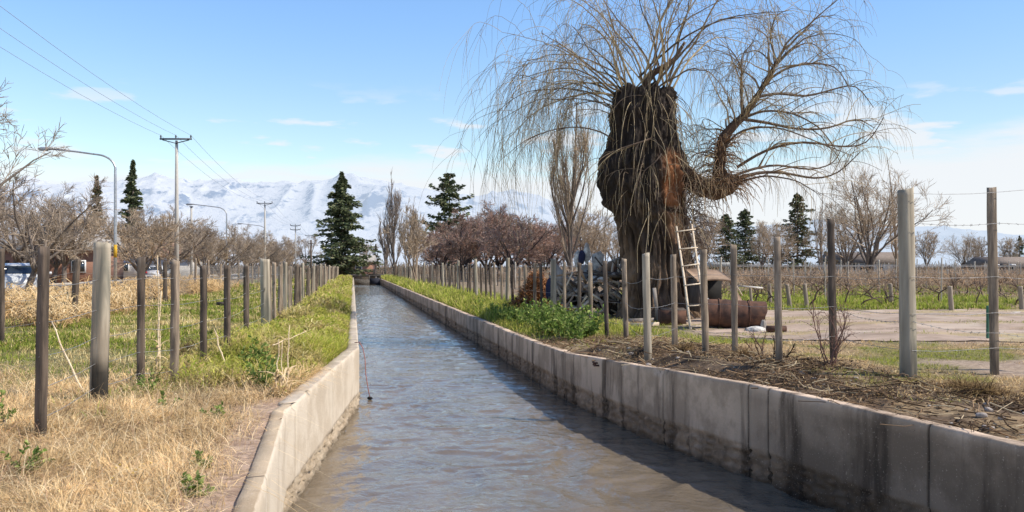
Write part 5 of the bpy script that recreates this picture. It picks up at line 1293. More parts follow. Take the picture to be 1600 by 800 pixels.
    P, Rr = grow(S, out * .45 + rng.normal(0, .35, (n, 3)) + [0, 0, -.6], rng.uniform(.4, 2.2, n), .009, .0045, 10, .09, .6); TW.tubes(P, Rr, 4, pal(n, [(.55, .42, .24), (.34, .25, .14), (.60, .46, .28), (.20, .14, .09)], [3, 3, 2, 2]))
    n = 520; LL = np.concatenate([L1, L2[:30]]); RR = np.concatenate([LR, np.full(30, .2)]); k = rng.integers(8, len(LL), n); a = rng.uniform(0, 6.28, n); out = np.stack([np.cos(a), np.sin(a), rng.normal(0, .4, n)], 1); S = LL[k] + norm(out) * (RR[k] * .9)[:, None]
    P, Rr = grow(S, out + [0, 0, .3], rng.uniform(.3, 1.1, n), .011, .005, 8, .09, .5); TW.tubes(P, Rr, 4, pal(n, [(.36, .22, .12), (.25, .15, .08), (.48, .33, .18)], [3, 3, 2]))
    n = 120; S = np.stack([PX(rng.uniform(1052, 1085, n), TY), TY - rng.uniform(.2, .6, n), PZ(rng.uniform(280, 400, n), TY)], 1)
    P, Rr = grow(S, np.stack([rng.normal(.2, .3, n), -rng.uniform(0, .6, n), rng.normal(0, .5, n)], 1), rng.uniform(.5, 1.6, n), .012, .005, 9, .08, .5); TW.tubes(P, Rr, 4, pal(n, [(.25, .18, .12), (.16, .11, .08), (.36, .27, .17)], [3, 3, 2]))
    mt = mat('willow_shoots', (1, 1, 1), (.8, .8, .8), 4, bump=0, attr=True, rough=.7)
    B1.build('main_shoots', mt, root, True); B2.build('side_shoots', mt, root, True); TW.build('weeping_twigs', mt, root)
    rng = old
willow()

# ------------------------------------------------------------------ ladder
M_lad = mat('pale_ladder_wood', (.78, .65, .48), (.60, .48, .34), 16, (1, 1, .2), bump=.5)
def ladder():
    A0 = np.array([PX(1079, 19.6), 19.6, gz(PX(1079, 19.6), 19.6)]); A1 = W(1057, 354, 22.3)
    B0 = np.array([PX(1103, 19.75), 19.75, gz(PX(1103, 19.75), 19.75) + .02]); B1 = W(1081, 351, 22.45)
    root = thing('wooden_ladder', tuple(A0), 'pale home made wooden ladder leaning against the willow trunk', 'ladder')
    for a, b in ((A0, A1), (B0, B1)):
        mb = MB(); mb.tube([a, a * .6 + b * .4 + [.015, 0, 0], b], [.034, .03, .026], 8); mb.build('rail', M_lad, root, True)
    for py, dl, dr in ((362, -.05, .07), (389, -.02, .06), (416, -.02, .06), (446, -.02, .03), (478, .0, .02), (510, -.01, .02)):
        f = (519 - py) / (519 - 354); f = f * 1.0
        # perspective-correct parameter
        Yt = A0[1]; za = A0[2]
        t = min(max((lambda T: T)(f), 0), 1)
        for _ in range(12):
            p = A0 * (1 - t) + A1 * t; cur = HZ - (p[2] - CZ) * F / p[1]; t -= (py - cur) / (519 - 354)
        a = A0 * (1 - t) + A1 * t; b = B0 * (1 - t) + B1 * t; d = (b - a) / np.linalg.norm(b - a)
        mb = MB(); mb.bar(a + d * dl + [0, -.04, 0], b + d * dr + [0, -.04, random.uniform(-.02, .02)], .075, .028, roll=R(90) * 0, bev=.006); mb.build('rung', M_lad, root)
ladder()

# ------------------------------------------------------------------ things around the willow
M_rust = mat('rusty_metal', (.15, .07, .042), (.07, .038, .027), 5, rough=.85, bump=.5, bdist=.01, spots=(.24, .12, .065), spot=(.55, .7))
M_blk = mat('flat_black', (.012, .011, .010), (.02, .018, .016), 5)
M_clay = mat('clay_roof', (.42, .29, .19), (.33, .22, .15), 5, bump=.5)
M_wht = mat('dirty_white', (.78, .74, .66), (.38, .34, .29), 6, bump=.3)
M_board = mat('old_board', (.38, .33, .28), (.26, .22, .18), 10, (1, 1, .2), bump=.6)
M_boardd = mat('dark_board', (.11, .085, .065), (.06, .048, .04), 10, (1, 1, .2), bump=.6)
M_blue = mat('pale_blue_sheet', (.42, .42, .40), (.28, .28, .27), 4, bump=.2)
def hut():
    Y = 21.5; root = thing('clay_shelter', (PX(1120, Y), Y, .83), 'low lean to shelter with pale clay roof and black opening behind the ladder', 'shelter')
    def P(px, py, dy=0): return W(px, py, Y) + np.array([0, dy, 0])
    # curved roof sheet
    mb = MB(); K = 9; top = []
    for i in range(K):
        t = i / (K - 1); px = 1090 + 58 * t
        z0 = 418 + 3 * math.sin(t * 3.1) * -1; top.append([P(px, 421 + 3 * t - 3 * math.sin(t * 3.1), 1.5), P(px - 2 * t, 438 - 3 * math.sin(t * 3.1), 0), P(px - 2 * t, 441 - 3 * math.sin(t * 3.1), 0.01), P(px, 424 + 3 * t - 3 * math.sin(t * 3.1), 1.5)])
    V = np.array(top).reshape(-1, 3); q = []
    for i in range(K - 1):
        for j in range(4): q.append((i * 4 + j, i * 4 + (j + 1) % 4, (i + 1) * 4 + (j + 1) % 4, (i + 1) * 4 + j))
    q += [(0, 1, 2, 3), (35, 34, 33, 32)]
    mb.add(V, q); mb.build('roof', M_clay, root)
    mb = MB(); mb.box(P(1118, 457, 1.2), (.9, .06, .75)); mb.build('back_wall', M_blk, root)  # black wall colour stands in for the dark inside the opening
    mb = MB(); mb.box(P(1093, 462, .7), (.08, 1.2, .85)); mb.build('side_wall', M_boardd, root)
    mb = MB(); mb.add([P(1140, 436, .1), P(1150, 475, .0), P(1172, 482, .3), P(1150, 440, .6), P(1142, 436, .14), P(1152, 477, .04), P(1174, 484, .34), P(1152, 440, .64)], [(0, 1, 2, 3), (7, 6, 5, 4), (0, 4, 5, 1), (1, 5, 6, 2), (2, 6, 7, 3), (3, 7, 4, 0)]); mb.build('side_wall', M_clay, root)
hut()
def culvert():
    Y = 19.9; z = gz(PX(1150, Y), Y); c = np.array([PX(1150, Y), Y, z + .32]); root = thing('rusty_drum', (c[0], c[1], z), 'rusty brown drum lying on its side right of the ladder, right end torn', 'drum')
    n = 40; prof = []; xs = np.linspace(-.75, .62, 26); mb = MB()
    V = []
    for i, x in enumerate(xs):
        rr = .335 + .012 * math.sin(x * 40) * 0 + (.014 if min(abs(x + .25), abs(x - .2)) < .03 else 0)
        for a in np.linspace(0, 2 * math.pi, n, endpoint=False):
            e = 0
            if i >= 24: e = .13 * (fbm(np.array([a * 1.5]), np.array([3.]), oct=2, seed=5)[0] - .3)
            dent = 1 - .07 * math.exp(-((a - 1.9) / .5) ** 2) * (1 + math.sin(x * 4)) * .5
            V.append((x + e, rr * math.cos(a) * dent, rr * math.sin(a) * dent))
    V = np.array(V); idx = np.arange(26 * n).reshape(26, n); a = idx[:-1]; b = idx[1:]; Q = np.stack([a, np.roll(a, -1, 1), np.roll(b, -1, 1), b], -1).reshape(-1, 4)
    mb.add(V @ rotm((0, R(2), R(-7))).T + c, Q); mb.add(np.column_stack([V[:, 0] * .99, V[:, 1] * .95, V[:, 2] * .95]) @ rotm((0, R(2), R(-7))).T + c, Q[:, ::-1]); mb.build('shell', M_rust, root, True)
    mb = MB(); mb.lathe([(0, 0), (.3, 0), (.33, .02), (.33, .05)], c + np.array([-.72, .09, -.02]), n, rot=(0, R(-90), R(-7))); mb.build('end_plate', M_rust, root)
    for x in (-.42, .28): 
        mb = MB(); th = np.linspace(0, 2 * math.pi, n); pts = np.stack([np.full(n, x), .352 * np.cos(th), .352 * np.sin(th)], 1) @ rotm((0, R(2), R(-7))).T + c; mb.tube(pts, .012, 5); mb.build('hoop', M_rust, root)
culvert()
def slab(name, pts, th, m, label, cat, off=(0, 1, 0)):
    P = np.array(pts, float); V = np.concatenate([P, P + np.array(off) * th]); k = len(P)
    # subdivide lightly by jitter along edges for an irregular outline
    mb = MB(); mb.add(V); mb.Q.append(np.array([(i, k + i, k + (i + 1) % k, (i + 1) % k) for i in range(k)]))
    if k == 4: mb.Q.append(np.array([(0, 1, 2, 3), (7, 6, 5, 4)]))
    else:
        mb.T.append(np.array([(0, i, i + 1) for i in range(1, k - 1)] + [(k, k + i + 1, k + i) for i in range(1, k - 1)]))
    return tag(mb.build(name, m), label, cat)
Yp = 25.5
slab('scrap_board', [W(866, 408, 24.6), W(900, 445, 24.3), W(900, 462, 24.4), W(868, 446, 24.6)], .05, M_board, 'wide grey board slanting down at the left end of the rubbish pile', 'board')
slab('scrap_board', [W(934, 420, 25.), W(972, 398, 25.), W(974, 407, 25.), W(946, 432, 25.)], .05, M_clay, 'pale plywood board leaning on the pile against the trunk', 'board')
slab('scrap_sheet', [W(944, 432, 24.9), W(968, 410, 24.9), W(966, 442, 24.9), W(948, 455, 24.9)], .03, M_rust, 'rust brown sheet under the pale plywood board', 'metal sheet')
slab('bed_panel', [W(905, 414, 25.3), W(926, 414, 25.3), W(924, 437, 25.2), W(906, 437, 25.2)], .06, M_blue, 'pale blue white panel standing in the middle of the rubbish pile', 'panel')
slab('plastic_sheet', [W(925, 398, 25.2), W(938, 392, 25.2), W(944, 398, 25.2), W(943, 412, 25.2), W(937, 436, 25.1), W(926, 434, 25.1)], .03, M_wht, 'off white rounded panel right of the pale blue one', 'panel')
def sack(px, py, Y, w, h, m, label, seed, cat='sack', name='plastic_sack'):
    th, ph = np.meshgrid(np.linspace(0, 2 * np.pi, 28, endpoint=False), np.linspace(.02, np.pi - .02, 18)); c = W(px, py, Y)
    d = np.stack([np.cos(th) * np.sin(ph), np.sin(th) * np.sin(ph), np.cos(ph)], -1); f = .75 + .6 * fbm(d[..., 0] * 2.2 + seed, d[..., 1] * 2.2, d[..., 2] * 2.2, 4, seed=seed)
    V = c + d * f[..., None] * np.array([w, w * .8, h]) / 2; idx = np.arange(th.size).reshape(th.shape); a = idx[:-1]; b = idx[1:]
    mb = MB().add(V.reshape(-1, 3), np.stack([a, b, np.roll(b, -1, 1), np.roll(a, -1, 1)], -1).reshape(-1, 4)); return tag(mb.build(name, m, None, True), label, cat)
M_navy = mat('navy_cloth', (.03, .035, .08), (.02, .02, .05), 6)
sack(902, 405, 25.0, .20, .5, M_wht, 'crumpled white sack at the top left of the rubbish pile', 3)
sack(909, 402, 24.9, .2, .38, M_navy, 'dark navy cloth bundle between two white sacks on the pile', 5, 'cloth', 'cloth_bundle')
sack(917, 396, 25.0, .2, .56, M_wht, 'tall upright white sack topping the rubbish pile', 8)
sack(935, 436, 24.4, .55, .22, M_wht, 'flat dirty white sack lying in the middle of the pile', 12)
sack(900, 462, 24.9, .7, .6, M_blk, 'large black shapeless heap under the pale blue panel', 14, 'heap', 'refuse_heap')
sack(864, 452, 24.9, .45, .75, M_navy, 'dark bundle at the left foot of the slanting grey board', 17, 'bundle', 'cloth_bundle')
sack(880, 458, 24.9, .7, .6, M_boardd, 'brown black heap behind the slanting board', 19, 'heap', 'refuse_heap')
sack(955, 472, 25.0, .8, .7, M_boardd, 'dark brown heap of rotten wood against the trunk', 23, 'heap', 'wood_heap')
sack(925, 466, 25.0, .5, .55, M_blk, 'black heap left of the rotten wood by the trunk', 29, 'heap', 'refuse_heap')
# loose firewood and timber in the pile
for i in range(90):
    px = random.uniform(868, 975); py = random.uniform(418 + abs(px - 945) * .15, 492); Y = random.uniform(23.9, 24.8); c = W(px, py, Y); c[2] = max(c[2], gz(c[0], Y) + .05)
    a = random.uniform(-1.2, 1.4); L = random.uniform(.18, .55); d = np.array([math.cos(a) * L, random.uniform(-.3, .3), math.sin(a) * L]); mb = MB()
    w = random.uniform(.035, .09); b = mb.bar(c - d, c + d, w, w * random.uniform(.4, 1), roll=random.random() * 3, bev=w * .12); m = random.choice([M_board, M_boardd, M_board, M_lad, M_clay, M_boardd])
    tag(mb.build('scrap_wood', m), 'broken length of scrap timber in the pile left of the willow', 'wood', 'scrap timber in the rubbish pile')
for k, (a, b, w) in enumerate((((960, 400), (948, 470), .05), ((972, 402), (960, 476), .06), ((966, 405), (966, 482), .05), ((985, 398), (950, 410), .07))):
    mb = MB(); mb.bar(W(a[0], a[1], 24.6), W(b[0], b[1], 24.3), w, .04, bev=.006); tag(mb.build('leaning_plank', M_board if k % 2 else M_lad), ['thin pale plank leaning at the pile, left of three', 'thin grey plank leaning at the pile, middle of three', 'pale plank leaning at the pile, nearest to the trunk', 'short grey plank lying across the top of the pile by the trunk'][k], 'plank')
# brush heap with orange leaves
mb = MB(); n = 2600; px = rng.normal(838, 17, n); Y = rng.uniform(27, 30, n); X = PX(px, Y); zt = .9 + 1.25 * np.exp(-((px - 838) / 26) ** 2) * rng.random(n) ** .7
blades(mb, np.stack([X, Y, zt], 1), rng.uniform(.08, .25, n), rng.uniform(.03, .08, n), rng.uniform(0, 6.28, n), rng.uniform(.5, 2.5, n), pal(n, [(.42, .19, .08), (.55, .30, .15), (.24, .12, .07)], [3, 2, 2]), 2)
tag(mb.build('brush_heap', M_litter), 'heap of orange brown dead branches left of the rubbish pile', 'brush', None, None)
# boards and sticks near the foot
for k, (a, b, Y1, w, m, lb) in enumerate([((972, 500), (1022, 508), 22.2, .12, M_board, 'flat grey plank lying at the foot of the trunk, upper one'), ((985, 509), (1030, 517), 20.8, .10, M_lad, 'flat pale plank lying at the foot of the trunk, lower one'), ((1022, 450), (1028, 500), 22.6, .11, M_board, 'grey white pipe standing upright against the trunk'), ((1148, 446), (1192, 450), 24.5, .06, M_wht, 'pale stick lying level behind the drum'), ((1146, 438), (1160, 462), 23.5, .04, M_lad, 'thin stick slanting off the clay shelter')]):
    mb = MB(); A, B = W(a[0], a[1], Y1), W(b[0], b[1], Y1)
    if k < 2: A[2] = gz(A[0], Y1) + .03; B[2] = gz(B[0], Y1) + .05
    mb.bar(A, B, w, w * (.3 if k < 2 else .8), roll=1.57 if k < 2 else 0, bev=.008); tag(mb.build('loose_plank' if k != 2 else 'leaning_pipe', m), lb, 'plank' if k not in (2, 3, 4) else ('pipe' if k == 2 else 'stick'))
Y = 21.2; root = thing('rusty_box', (PX(1052, Y), Y, .83), 'low rusty box with open top between the trunk and the ladder', 'box')
c = np.array([PX(1050, Y), Y, .83 + .2])
for dx, dy, sx, sy in ((0, -.25, .62, .02), (0, .25, .62, .02), (-.3, 0, .02, .48), (.3, 0, .02, .48)): mb = MB(); mb.box(c + [dx, dy, 0], (sx, sy, .38)); mb.build('side_panel', M_rust, root)
mb = MB(); mb.box(c + [.02, -.05, .21], (.6, .4, .02), (.1, 0, 0)); mb.build('lid_board', M_boardd, root)
def log(px0, px1, py, Y, r, m, label, name='rusty_pipe', cat='pipe'):
    mb = MB(); a = W(px0, py, Y); b = W(px1, py, Y); z = gz(a[0], Y) + r; a[2] = b[2] = z
    mb.tube([a, a * .5 + b * .5, b], r, 14, cap=True); tag(mb.build(name, m, None, False), label, cat)
log(1198, 1228, 518, 18.6, .075, M_rust, 'short rusty pipe lying at the edge of the track')
sack(1183, 517, 19.0, .5, .2, M_wht, 'crumpled dirty white sack in front of the torn end of the drum', 31)
sack(1193, 512, 19.0, .14, .34, M_board, 'small grey tin can upright by the white sack', 33, 'can', 'tin_can')
slab('white_board', [W(1102, 462, 20.6), W(1120, 478, 20.3), W(1108, 482, 20.3), W(1100, 476, 20.5)], .03, M_wht, 'small white board leaning on the left end of the drum', 'board')
# green stake, white cap at the vineyard, tarp roof behind
mb = MB(); q = pxpost(1543, 478, 530, 4, 0, M_postd); post_mesh(mb, q[0], q[1], q[2], q[3], .05, 1, (0, 0), 4)
tag(mb.build('green_stake', mat('green_paint', (.05, .16, .10), (.04, .12, .08), 9)), 'thin green stake beside the tall square post on the track', 'stake')
sack(1588, 491, 24.5, .5, .14, M_wht, 'white plastic sack lying by the short stake at the right edge', 37)
slab('corrugated_sheet', [W(1108, 410, 52), W(1150, 410, 52), W(1146, 417, 52), W(1104, 416, 52)], .3, M_blue, 'pale blue sheet covering something at the vineyard behind the shelter', 'sheet')
slab('dark_plank', [W(338, 472, 30), W(356, 472, 30), W(356, 477, 30), W(338, 477, 30)], .3, M_boardd, 'small dark plank lying in the grass beyond the left fence', 'plank')

# ------------------------------------------------------------------ plants
def leafy(px, Y, h, n, label, seed, col=((.13, .20, .05), (.22, .32, .07), (.36, .42, .13)), leaf=.05, spread=.35, name='leafy_weed', cat='weed', group=None, x=None, lw=.24):
    r_ = np.random.default_rng(seed); x = PX(px, Y) if x is None else x; z = gz(x, Y); o = np.array([x, Y, z]); root = thing(name, tuple(o), label, cat, group)
    global rng
    old = rng; rng = r_
    S = o + np.stack([r_.normal(0, spread * .1, n), r_.normal(0, spread * .1, n), np.full(n, -.02)], 1); D = np.stack([r_.normal(0, spread * 1.5, n), r_.normal(0, spread * 1.5, n), np.ones(n)], 1)
    P, Rr = grow(S, D, h * r_.uniform(.5, 1.1, n), .004, .0015, 7, .1, .03); st = MB(); st.tubes(P, Rr, 4, np.array([.2, .22, .08]))
    S, D, rr, t, _ = spawn(P, Rr, 30, .12, 1, .6, 1.3); m = len(S); L = leaf * r_.uniform(.5, 1.4, m); D = norm(D + [0, 0, .15]); Sd = norm(np.cross(D, norm(r_.normal(0, 1, (m, 3))) + [0, 0, .8])); nn = np.cross(Sd, D)
    pts = []; 
    for u, w, dr in ((0, 0, 0), (.35, 1, .05), (.7, .8, -.02), (1, 0, -.2)):
        c = S + D * (L * u)[:, None] + nn * (L * dr)[:, None]
        if w == 0: pts.append(c)
        else: pts += [c - Sd * (L * lw * w)[:, None], c + Sd * (L * lw * w)[:, None]]
    V = np.stack(pts, 1).reshape(-1, 3); b = np.arange(m)[:, None] * 6
    T = np.concatenate([b + [0, 2, 1], b + [3, 4, 5]]); Q = b + [1, 2, 4, 3]; cc = np.array(col)[r_.choice(3, m)] * r_.uniform(.65, 1.35, (m, 1)); lf = MB(); lf.add(V, Q, T, np.repeat(cc, 6, axis=0))
    st.build('stem', M_leaf, root); lf.build('foliage', M_leaf, root); rng = old; return root
for i, (px, Y, h, n, lb) in enumerate([(232, 8.9, .30, 6, 'small green weed in the dry grass near the charred round post'), (262, 8.0, .24, 6, 'small green weed in the dry grass, second from the round post'), (340, 7.3, .16, 6, 'tiny green weed in the middle of the near dry grass'), (400, 10.2, .55, 16, 'big leafy green weed by the pale dry canes'), (412, 9.2, .42, 12, 'leafy green weed at the head of the near wall'), (315, 5.6, .13, 7, 'tiny green rosette right of the yellow flowers'), (300, 4.9, .15, 8, 'small green weed at the bottom edge of the picture'), (36, 5.6, .25, 8, 'green weed at the bottom left corner'), (5, 7.0, .35, 8, 'green weed at the left frame edge')]):
    leafy(px, Y, h, n, lb, 300 + i, leaf=.034 if Y < 9 else .05, spread=.25)
for i in range(22):
    px = [805, 815, 826, 838, 846, 856, 866, 874, 884, 893, 902, 912, 862, 880, 895, 870, 888, 905, 915, 925, 850, 900][i]; Y = [22.5, 21.5, 22.8, 21.2, 20.4, 20.6, 19.6, 20.6, 19.4, 20.2, 18.6, 19.0, 18.4, 18.0, 17.5, 21.5, 20.9, 17.1, 17.6, 18.2, 19.0, 16.6][i]
    leafy(px, Y, random.uniform(.35, .85), random.choice([9, 14, 20]), 'leafy bright green bush in the clump in front of the rubbish pile', 330 + i, leaf=.075, spread=.34, name='green_bush', cat='bush', group='green bushes in front of the rubbish pile')
for i, (px, Y) in enumerate([(770, 26), (785, 24.5), (758, 28), (745, 30), (792, 23.3)]): leafy(px, Y, .42, 16, 'low leafy weed on the bank left of the big green clump', 360 + i, leaf=.065, spread=.4, name='green_bush', cat='bush', group='low weeds left of the green clump')
# yellow flowers bottom left
mb = MB(); n = 12
x = PX(rng.uniform(150, 215, n), 5.2); y = rng.uniform(4.9, 5.6, n); P = onground(x, y); P[:, 2] += .09
for k in range(n): mb.lathe([(0, .004), (.007, .004), (.009, 0), (0, -.003)], P[k], 7)
tag(mb.build('yellow_flowers', mat('yellow_petals', (.75, .5, .02), (.6, .4, .02), 9)), 'few tiny yellow flowers in the near dry grass', 'flowers', None, 'stuff')
# dry canes
M_cane = mat('dry_cane', (.86, .70, .46), (.68, .50, .30), 12, (1, 1, .3), attr=True)
def cane(p0, p1, r, label, leaves=4, seed=0, Y0=None, Y1=None):
    r_ = np.random.default_rng(seed); Y0 = Y0 or 9.0; Y1 = Y1 or Y0; a = W(p0[0], p0[1], Y0); b = W(p1[0], p1[1], Y1); root = thing('dry_cane', tuple(a), label, 'cane', None); t = np.linspace(0, 1, 9)[:, None]
    P = a * (1 - t) + b * t + r_.normal(0, .006, (9, 3)); mb = MB(); mb.tube(P, np.linspace(r, r * .55, 9), 7)
    for k in range(1, 8): mb.tube([P[k] - (P[k] - P[k - 1]) * .04, P[k] + (P[k] - P[k - 1]) * .04], r * 1.15, 7)
    mb.build('stalk', M_cane, root, True)
    if leaves:
        lf = MB(); k = r_.uniform(.0, .45, leaves); S = a * (1 - k[:, None]) + b * k[:, None]; global rng; old = rng; rng = r_
        blades(lf, S, r_.uniform(.12, .32, leaves), r_.uniform(.025, .05, leaves), r_.uniform(0, 6.28, leaves), r_.uniform(.8, 2.2, leaves), np.tile([.90, .74, .50], (leaves, 1)), 6, kink=.7); rng = old
        lf.build('dry_leaf', M_dry, root)
for i, (p0, p1, r, lb, lv, Y0, Y1) in enumerate([((137, 628), (80, 503), .012, 'thick pale cane leaning left between the near square and round posts', 0, 8.7, 9.4), ((250, 600), (247, 400), .009, 'upright thin cane just right of the thick round post', 2, 10.0, 10.0), ((223, 612), (226, 500), .012, 'pale cane standing against the third post', 3, 9.9, 9.9),
        ((243, 600), (252, 455), .011, 'pale jointed cane with curled top leaf', 5, 10.2, 10.3), ((362, 612), (336, 515), .012, 'cane leaning left in front of the green weeds', 5, 10.3, 10.6), ((430, 632), (436, 530), .008, 'left one of three upright canes by the wall head', 7, 8.8, 8.8), ((441, 632), (440, 532), .007, 'middle one of three upright canes by the wall head', 7, 8.9, 8.9), ((448, 630), (452, 508), .008, 'right one of three upright canes by the wall head', 7, 8.9, 8.9), ((425, 540), (478, 518), .006, 'thin cane lying level across the three upright canes', 1, 8.9, 9.4), ((275, 625), (262, 590), .01, 'short bent cane in the straw tuft', 6, 9.6, 9.6), ((368, 632), (365, 590), .009, 'short cane with curled leaves beside the leaning one', 6, 9.6, 9.6), ((172, 694), (240, 682), .007, 'pale bent cane lying on the near dry grass', 0, 6.7, 6.9)]):
    cane(p0, p1, r, lb, lv, 500 + i, Y0, Y1)
# dry tufts
def tuft(px, Y, h, n, label, seed, cols, name='dry_tuft', w=.008, bend=(.4, 2.0)):
    global rng
    old = rng; rng = np.random.default_rng(seed); x = PX(px, Y); y = np.full(n, float(Y)) + rng.normal(0, h * .22, n); xs = x + rng.normal(0, h * .25, n); mb = MB()
    blades(mb, onground(xs, y, -.01), h * rng.uniform(.5, 1.3, n), w * rng.uniform(.6, 1.5, n), rng.uniform(0, 6.28, n), rng.uniform(bend[0], bend[1], n), pal(n, cols, [3, 2, 2]), 4, kink=.6); rng = old
    tag(mb.build(name, M_dry), label, 'grass tuft')
T1 = [(.80, .62, .38), (.62, .45, .26), (.92, .76, .52)]; T2 = [(.13, .09, .06), (.24, .17, .10), (.34, .26, .14)]
for i, a in enumerate([(1532, 8.6, .28, 420, 'dark spiky dry tuft on the right bank below the tall square post', T2), (1500, 9.0, .2, 260, 'smaller brown tuft left of the dark spiky one', T2), (300, 10.6, .34, 420, 'straw tuft between the fence posts on the left', T1), (385, 9.6, .26, 300, 'straw tuft at the foot of the leaning cane', T1), (436, 8.75, .2, 260, 'straw tuft around the three upright canes', T1), (345, 9.6, .28, 300, 'straw tuft left of the leaning cane', T1), (1165, 12.2, .25, 200, 'brown tuft between the weathered posts on the right bank', T2), (300, 13.0, .4, 300, 'brownish tuft behind the left fence', T2), (1070, 13.2, .25, 260, 'dark brown tuft in front of the ladder', T2)]):
    tuft(a[0], a[1], a[2], a[3], a[4], 520 + i, a[5])
# leafless sapling on the right bank
def shrub(px, Y, h, n, label, seed, c=(.22, .13, .10)):
    global rng
    old = rng; rng = np.random.default_rng(seed); x = PX(px, Y); o = np.array([x, Y, gz(x, Y)]); root = thing('bare_shrub', tuple(o), label, 'shrub')
    D = np.stack([rng.uniform(-.6, .6, n), rng.normal(0, .3, n), np.ones(n)], 1); P, Rr = grow(np.tile(o - [0, 0, .03], (n, 1)) + rng.normal(0, .04, (n, 3)), D, h * rng.uniform(.6, 1.1, n), .011, .004, 9, .12, 0); mb = MB(); mb.tubes(P, Rr, 6, np.array(c)); mb.build('stems', M_litter, root)
    S, D, rr, t, _ = spawn(P, Rr, 6, .2, 1, .4, .9); P2, R2 = grow(S, D, h * rng.uniform(.12, .4, len(S)), .0045, .002, 6, .12, 0, .05); m2 = MB(); m2.tubes(P2, R2, 4, np.array(c)); S, D, rr, t, _ = spawn(P2, R2, 3, .2, 1, .4, .9); P3, R3 = grow(S, D, h * .12, .0028, .0018, 4, .1, 0); m2.tubes(P3, R3, 3, np.array(c)); m2.build('twigs', M_litter, root); rng = old
shrub(1295, 10.9, .95, 7, 'reddish leafless sapling on the right bank beside the dark square post', 601)
shrub(1218, 11.4, .35, 4, 'small dark bare shrub at the foot of the weathered square post', 602, (.06, .04, .03))
shrub(1186, 12.5, .4, 4, 'thin bare shrub between the two weathered square posts', 603)
# clods, stones
M_stone = mat('pale_stone', (.42, .36, .31), (.30, .25, .21), 12, bump=.6)
st = []
for s in range(3):
    th, ph = np.meshgrid(np.linspace(0, 2 * np.pi, 14, endpoint=False), np.linspace(.05, np.pi - .05, 9)); d = np.stack([np.cos(th) * np.sin(ph), np.sin(th) * np.sin(ph), np.cos(ph)], -1); f = .6 + .8 * fbm(d[..., 0] * 1.6 + s * 7, d[..., 1] * 1.6, d[..., 2] * 1.6, 3, seed=s)
    V = d * f[..., None] * np.array([1, .8, .55]) * .05; idx = np.arange(th.size).reshape(th.shape); a = idx[:-1]; b = idx[1:]
    o = MB().add(V.reshape(-1, 3), np.stack([a, b, np.roll(b, -1, 1), np.roll(a, -1, 1)], -1).reshape(-1, 4)).build('stone', M_stone, None, False); st.append(o)
for i in range(48):
    Y = random.uniform(6.2, 14.5); x = float(XR(Y)) + random.uniform(.15, 1.7); o = st[i % 3] if i < 3 else st[i % 3].copy()
    if i >= 3: COL.objects.link(o)
    s = random.choice([.25, .35, .5, .7, 1.0]); o.location = (x, Y, max(gz(x, Y), ZR(Y) if x - XR(Y) < .2 else 0) + .012 * s); o.scale = (s, s, s); o.rotation_euler = (random.random() * .5, 0, random.random() * 6); tag(o, 'small pale stone lying in the litter of the right bank', 'stone', 'stones on the right bank')
# thin red cord hanging off the left wall into the water
mb = MB(); P = [(-2.78, 14.7, .97), (-2.68, 14.6, .995), (-2.60, 14.5, .9), (-2.56, 14.5, .7), (-2.55, 14.5, .45), (-2.51, 14.5, .2), (-2.47, 14.5, -.02)]
mb.tube(P, .008, 6); tag(mb.build('red_cord', mat('red_cord', (.40, .16, .12), (.3, .12, .1), 9)), 'thin reddish cord hanging from the left wall into the water', 'cord')
sack(578, 622, 14.5, .09, .05, M_blk, 'small dark stone breaking the water at the end of the cord', 41, 'stone', 'wet_stone')
# scar with old anchor in the right wall
Yv = yat(932); o_ = np.array([float(XR(Yv)), Yv, .80]); root = thing('wall_bolts', tuple(o_), 'cluster of rusty bolts and stains high on the right canal wall', 'bolts')
for i in range(4): mb = MB(); c = o_ + [-.02, -.12 + .07 * i, .03 * (i % 2)]; mb.tube([c + [.05, 0, 0], c + [-.035, 0, 0]], .014, 7); mb.build('bolt', M_rust, root)

# ------------------------------------------------------------------ sky, sun, camera
SUN_EL = R(47); SUN_AZ = R(103)      # azimuth from +Y towards +X
w = bpy.data.worlds.new('World'); SC.world = w; w.use_nodes = True; nt = w.node_tree; nt.nodes.clear()
out = nt.nodes.new('ShaderNodeOutputWorld'); bg = NN(nt, 'ShaderNodeBackground', Strength=.15); nt.links.new(bg.outputs[0], out.inputs[0])
sky = nt.nodes.new('ShaderNodeTexSky'); sky.sky_type = 'NISHITA'; sky.sun_disc = False; sky.sun_elevation = SUN_EL; sky.sun_rotation = SUN_AZ; sky.altitude = 900; sky.air_density = 1.0; sky.dust_density = .6; sky.ozone_density = 2.0
tc = nt.nodes.new('ShaderNodeTexCoord'); sep = nt.nodes.new('ShaderNodeSeparateXYZ'); nt.links.new(tc.outputs['Generated'], sep.inputs[0])
mp = nt.nodes.new('ShaderNodeMapping'); mp.inputs['Scale'].default_value = (1, 1, 7); nt.links.new(tc.outputs['Generated'], mp.inputs[0])
cn = NN(nt, 'ShaderNodeTexNoise', Scale=3.2, Detail=7, Roughness=.55, Distortion=.2); nt.links.new(mp.outputs[0], cn.inputs['Vector'])
def M(op, a, b=None, c=None):
    n = nt.nodes.new('ShaderNodeMath'); n.operation = op
    for i, v in enumerate((a, b, c)):
        if v is None: continue
        if isinstance(v, (int, float)): n.inputs[i].default_value = v
        else: nt.links.new(v, n.inputs[i])
    return n.outputs[0]
zv = sep.outputs[2]; xv = sep.outputs[0]
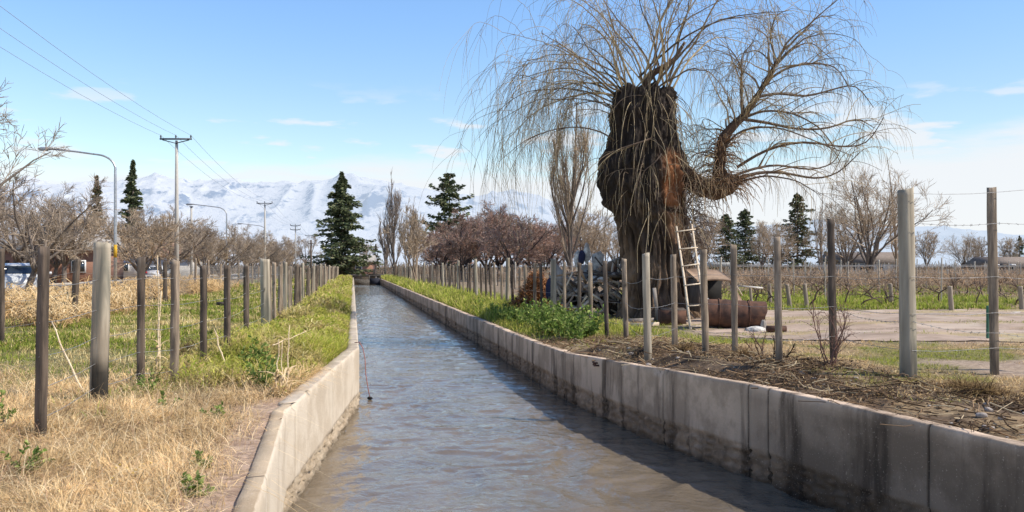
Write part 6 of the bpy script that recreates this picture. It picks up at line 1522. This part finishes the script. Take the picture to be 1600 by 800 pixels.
# sky tint: lift and turn the sky towards the photo's light cyan blue
tint = mixrgb(nt, ramp(nt, zv, .10, .32), (1.50, 1.42, 1.20), (1.30, 1.50, 1.62))
tint = mixrgb(nt, ramp(nt, zv, .30, .62), tint, (.76, .86, 1.12))
tint = mixrgb(nt, ramp(nt, sep.outputs[0], .0, .8), tint, (.84, .84, .86), 'MULTIPLY')
skyc = mixrgb(nt, 1.0, sky.outputs[0], tint, 'MULTIPLY')
# bank of cloud low over the mountains, thicker to the right; a few wisps above it
edge = M('ADD', M('MULTIPLY', M('SUBTRACT', cn.outputs[0], .5), .10), M('MULTIPLY', xv, .03))
low = ramp(nt, M('SUBTRACT', M('ADD', .118, edge), zv), -.012, .02)
mp2 = nt.nodes.new('ShaderNodeMapping'); mp2.inputs['Scale'].default_value = (1, 1, 4.5); mp2.inputs['Location'].default_value = (3.1, 1.7, 0); nt.links.new(tc.outputs['Generated'], mp2.inputs[0])
cn2 = NN(nt, 'ShaderNodeTexNoise', Scale=9.0, Detail=6, Roughness=.5); nt.links.new(mp2.outputs[0], cn2.inputs['Vector'])
wis = ramp(nt, cn2.outputs[0], .545, .64)
wband = M('MULTIPLY', ramp(nt, zv, .10, .13), M('SUBTRACT', 1.0, ramp(nt, zv, .15, .22)))
cl = M('MAXIMUM', M('MULTIPLY', low, .92), M('MULTIPLY', M('MULTIPLY', wis, wband), .85))
fin = mixrgb(nt, cl, skyc, (6.0, 6.15, 6.4))
nt.links.new(fin, bg.inputs[0])
sl = bpy.data.lights.new('sun', 'SUN'); sl.energy = 5.0; sl.angle = R(.5); sl.color = (1, .93, .82); so = bpy.data.objects.new('sun', sl); COL.objects.link(so)
sd = Vector((math.sin(SUN_AZ) * math.cos(SUN_EL), math.cos(SUN_AZ) * math.cos(SUN_EL), math.sin(SUN_EL))); so.rotation_euler = (-sd).to_track_quat('-Z', 'Y').to_euler(); so.location = (30, 10, 40)
cd = bpy.data.cameras.new('camera'); cam = bpy.data.objects.new('camera', cd); COL.objects.link(cam); cam.location = (0, 0, CZ); cam.rotation_euler = (R(90), 0, 0)
cd.sensor_width = 36; cd.lens = F / 1600 * 36; cd.shift_y = (HZ - 400) / 1600; cd.clip_end = 40000; cd.clip_start = .1; SC.camera = cam
SC.view_settings.view_transform = 'Standard'; SC.view_settings.look = 'None'; SC.view_settings.exposure = 0
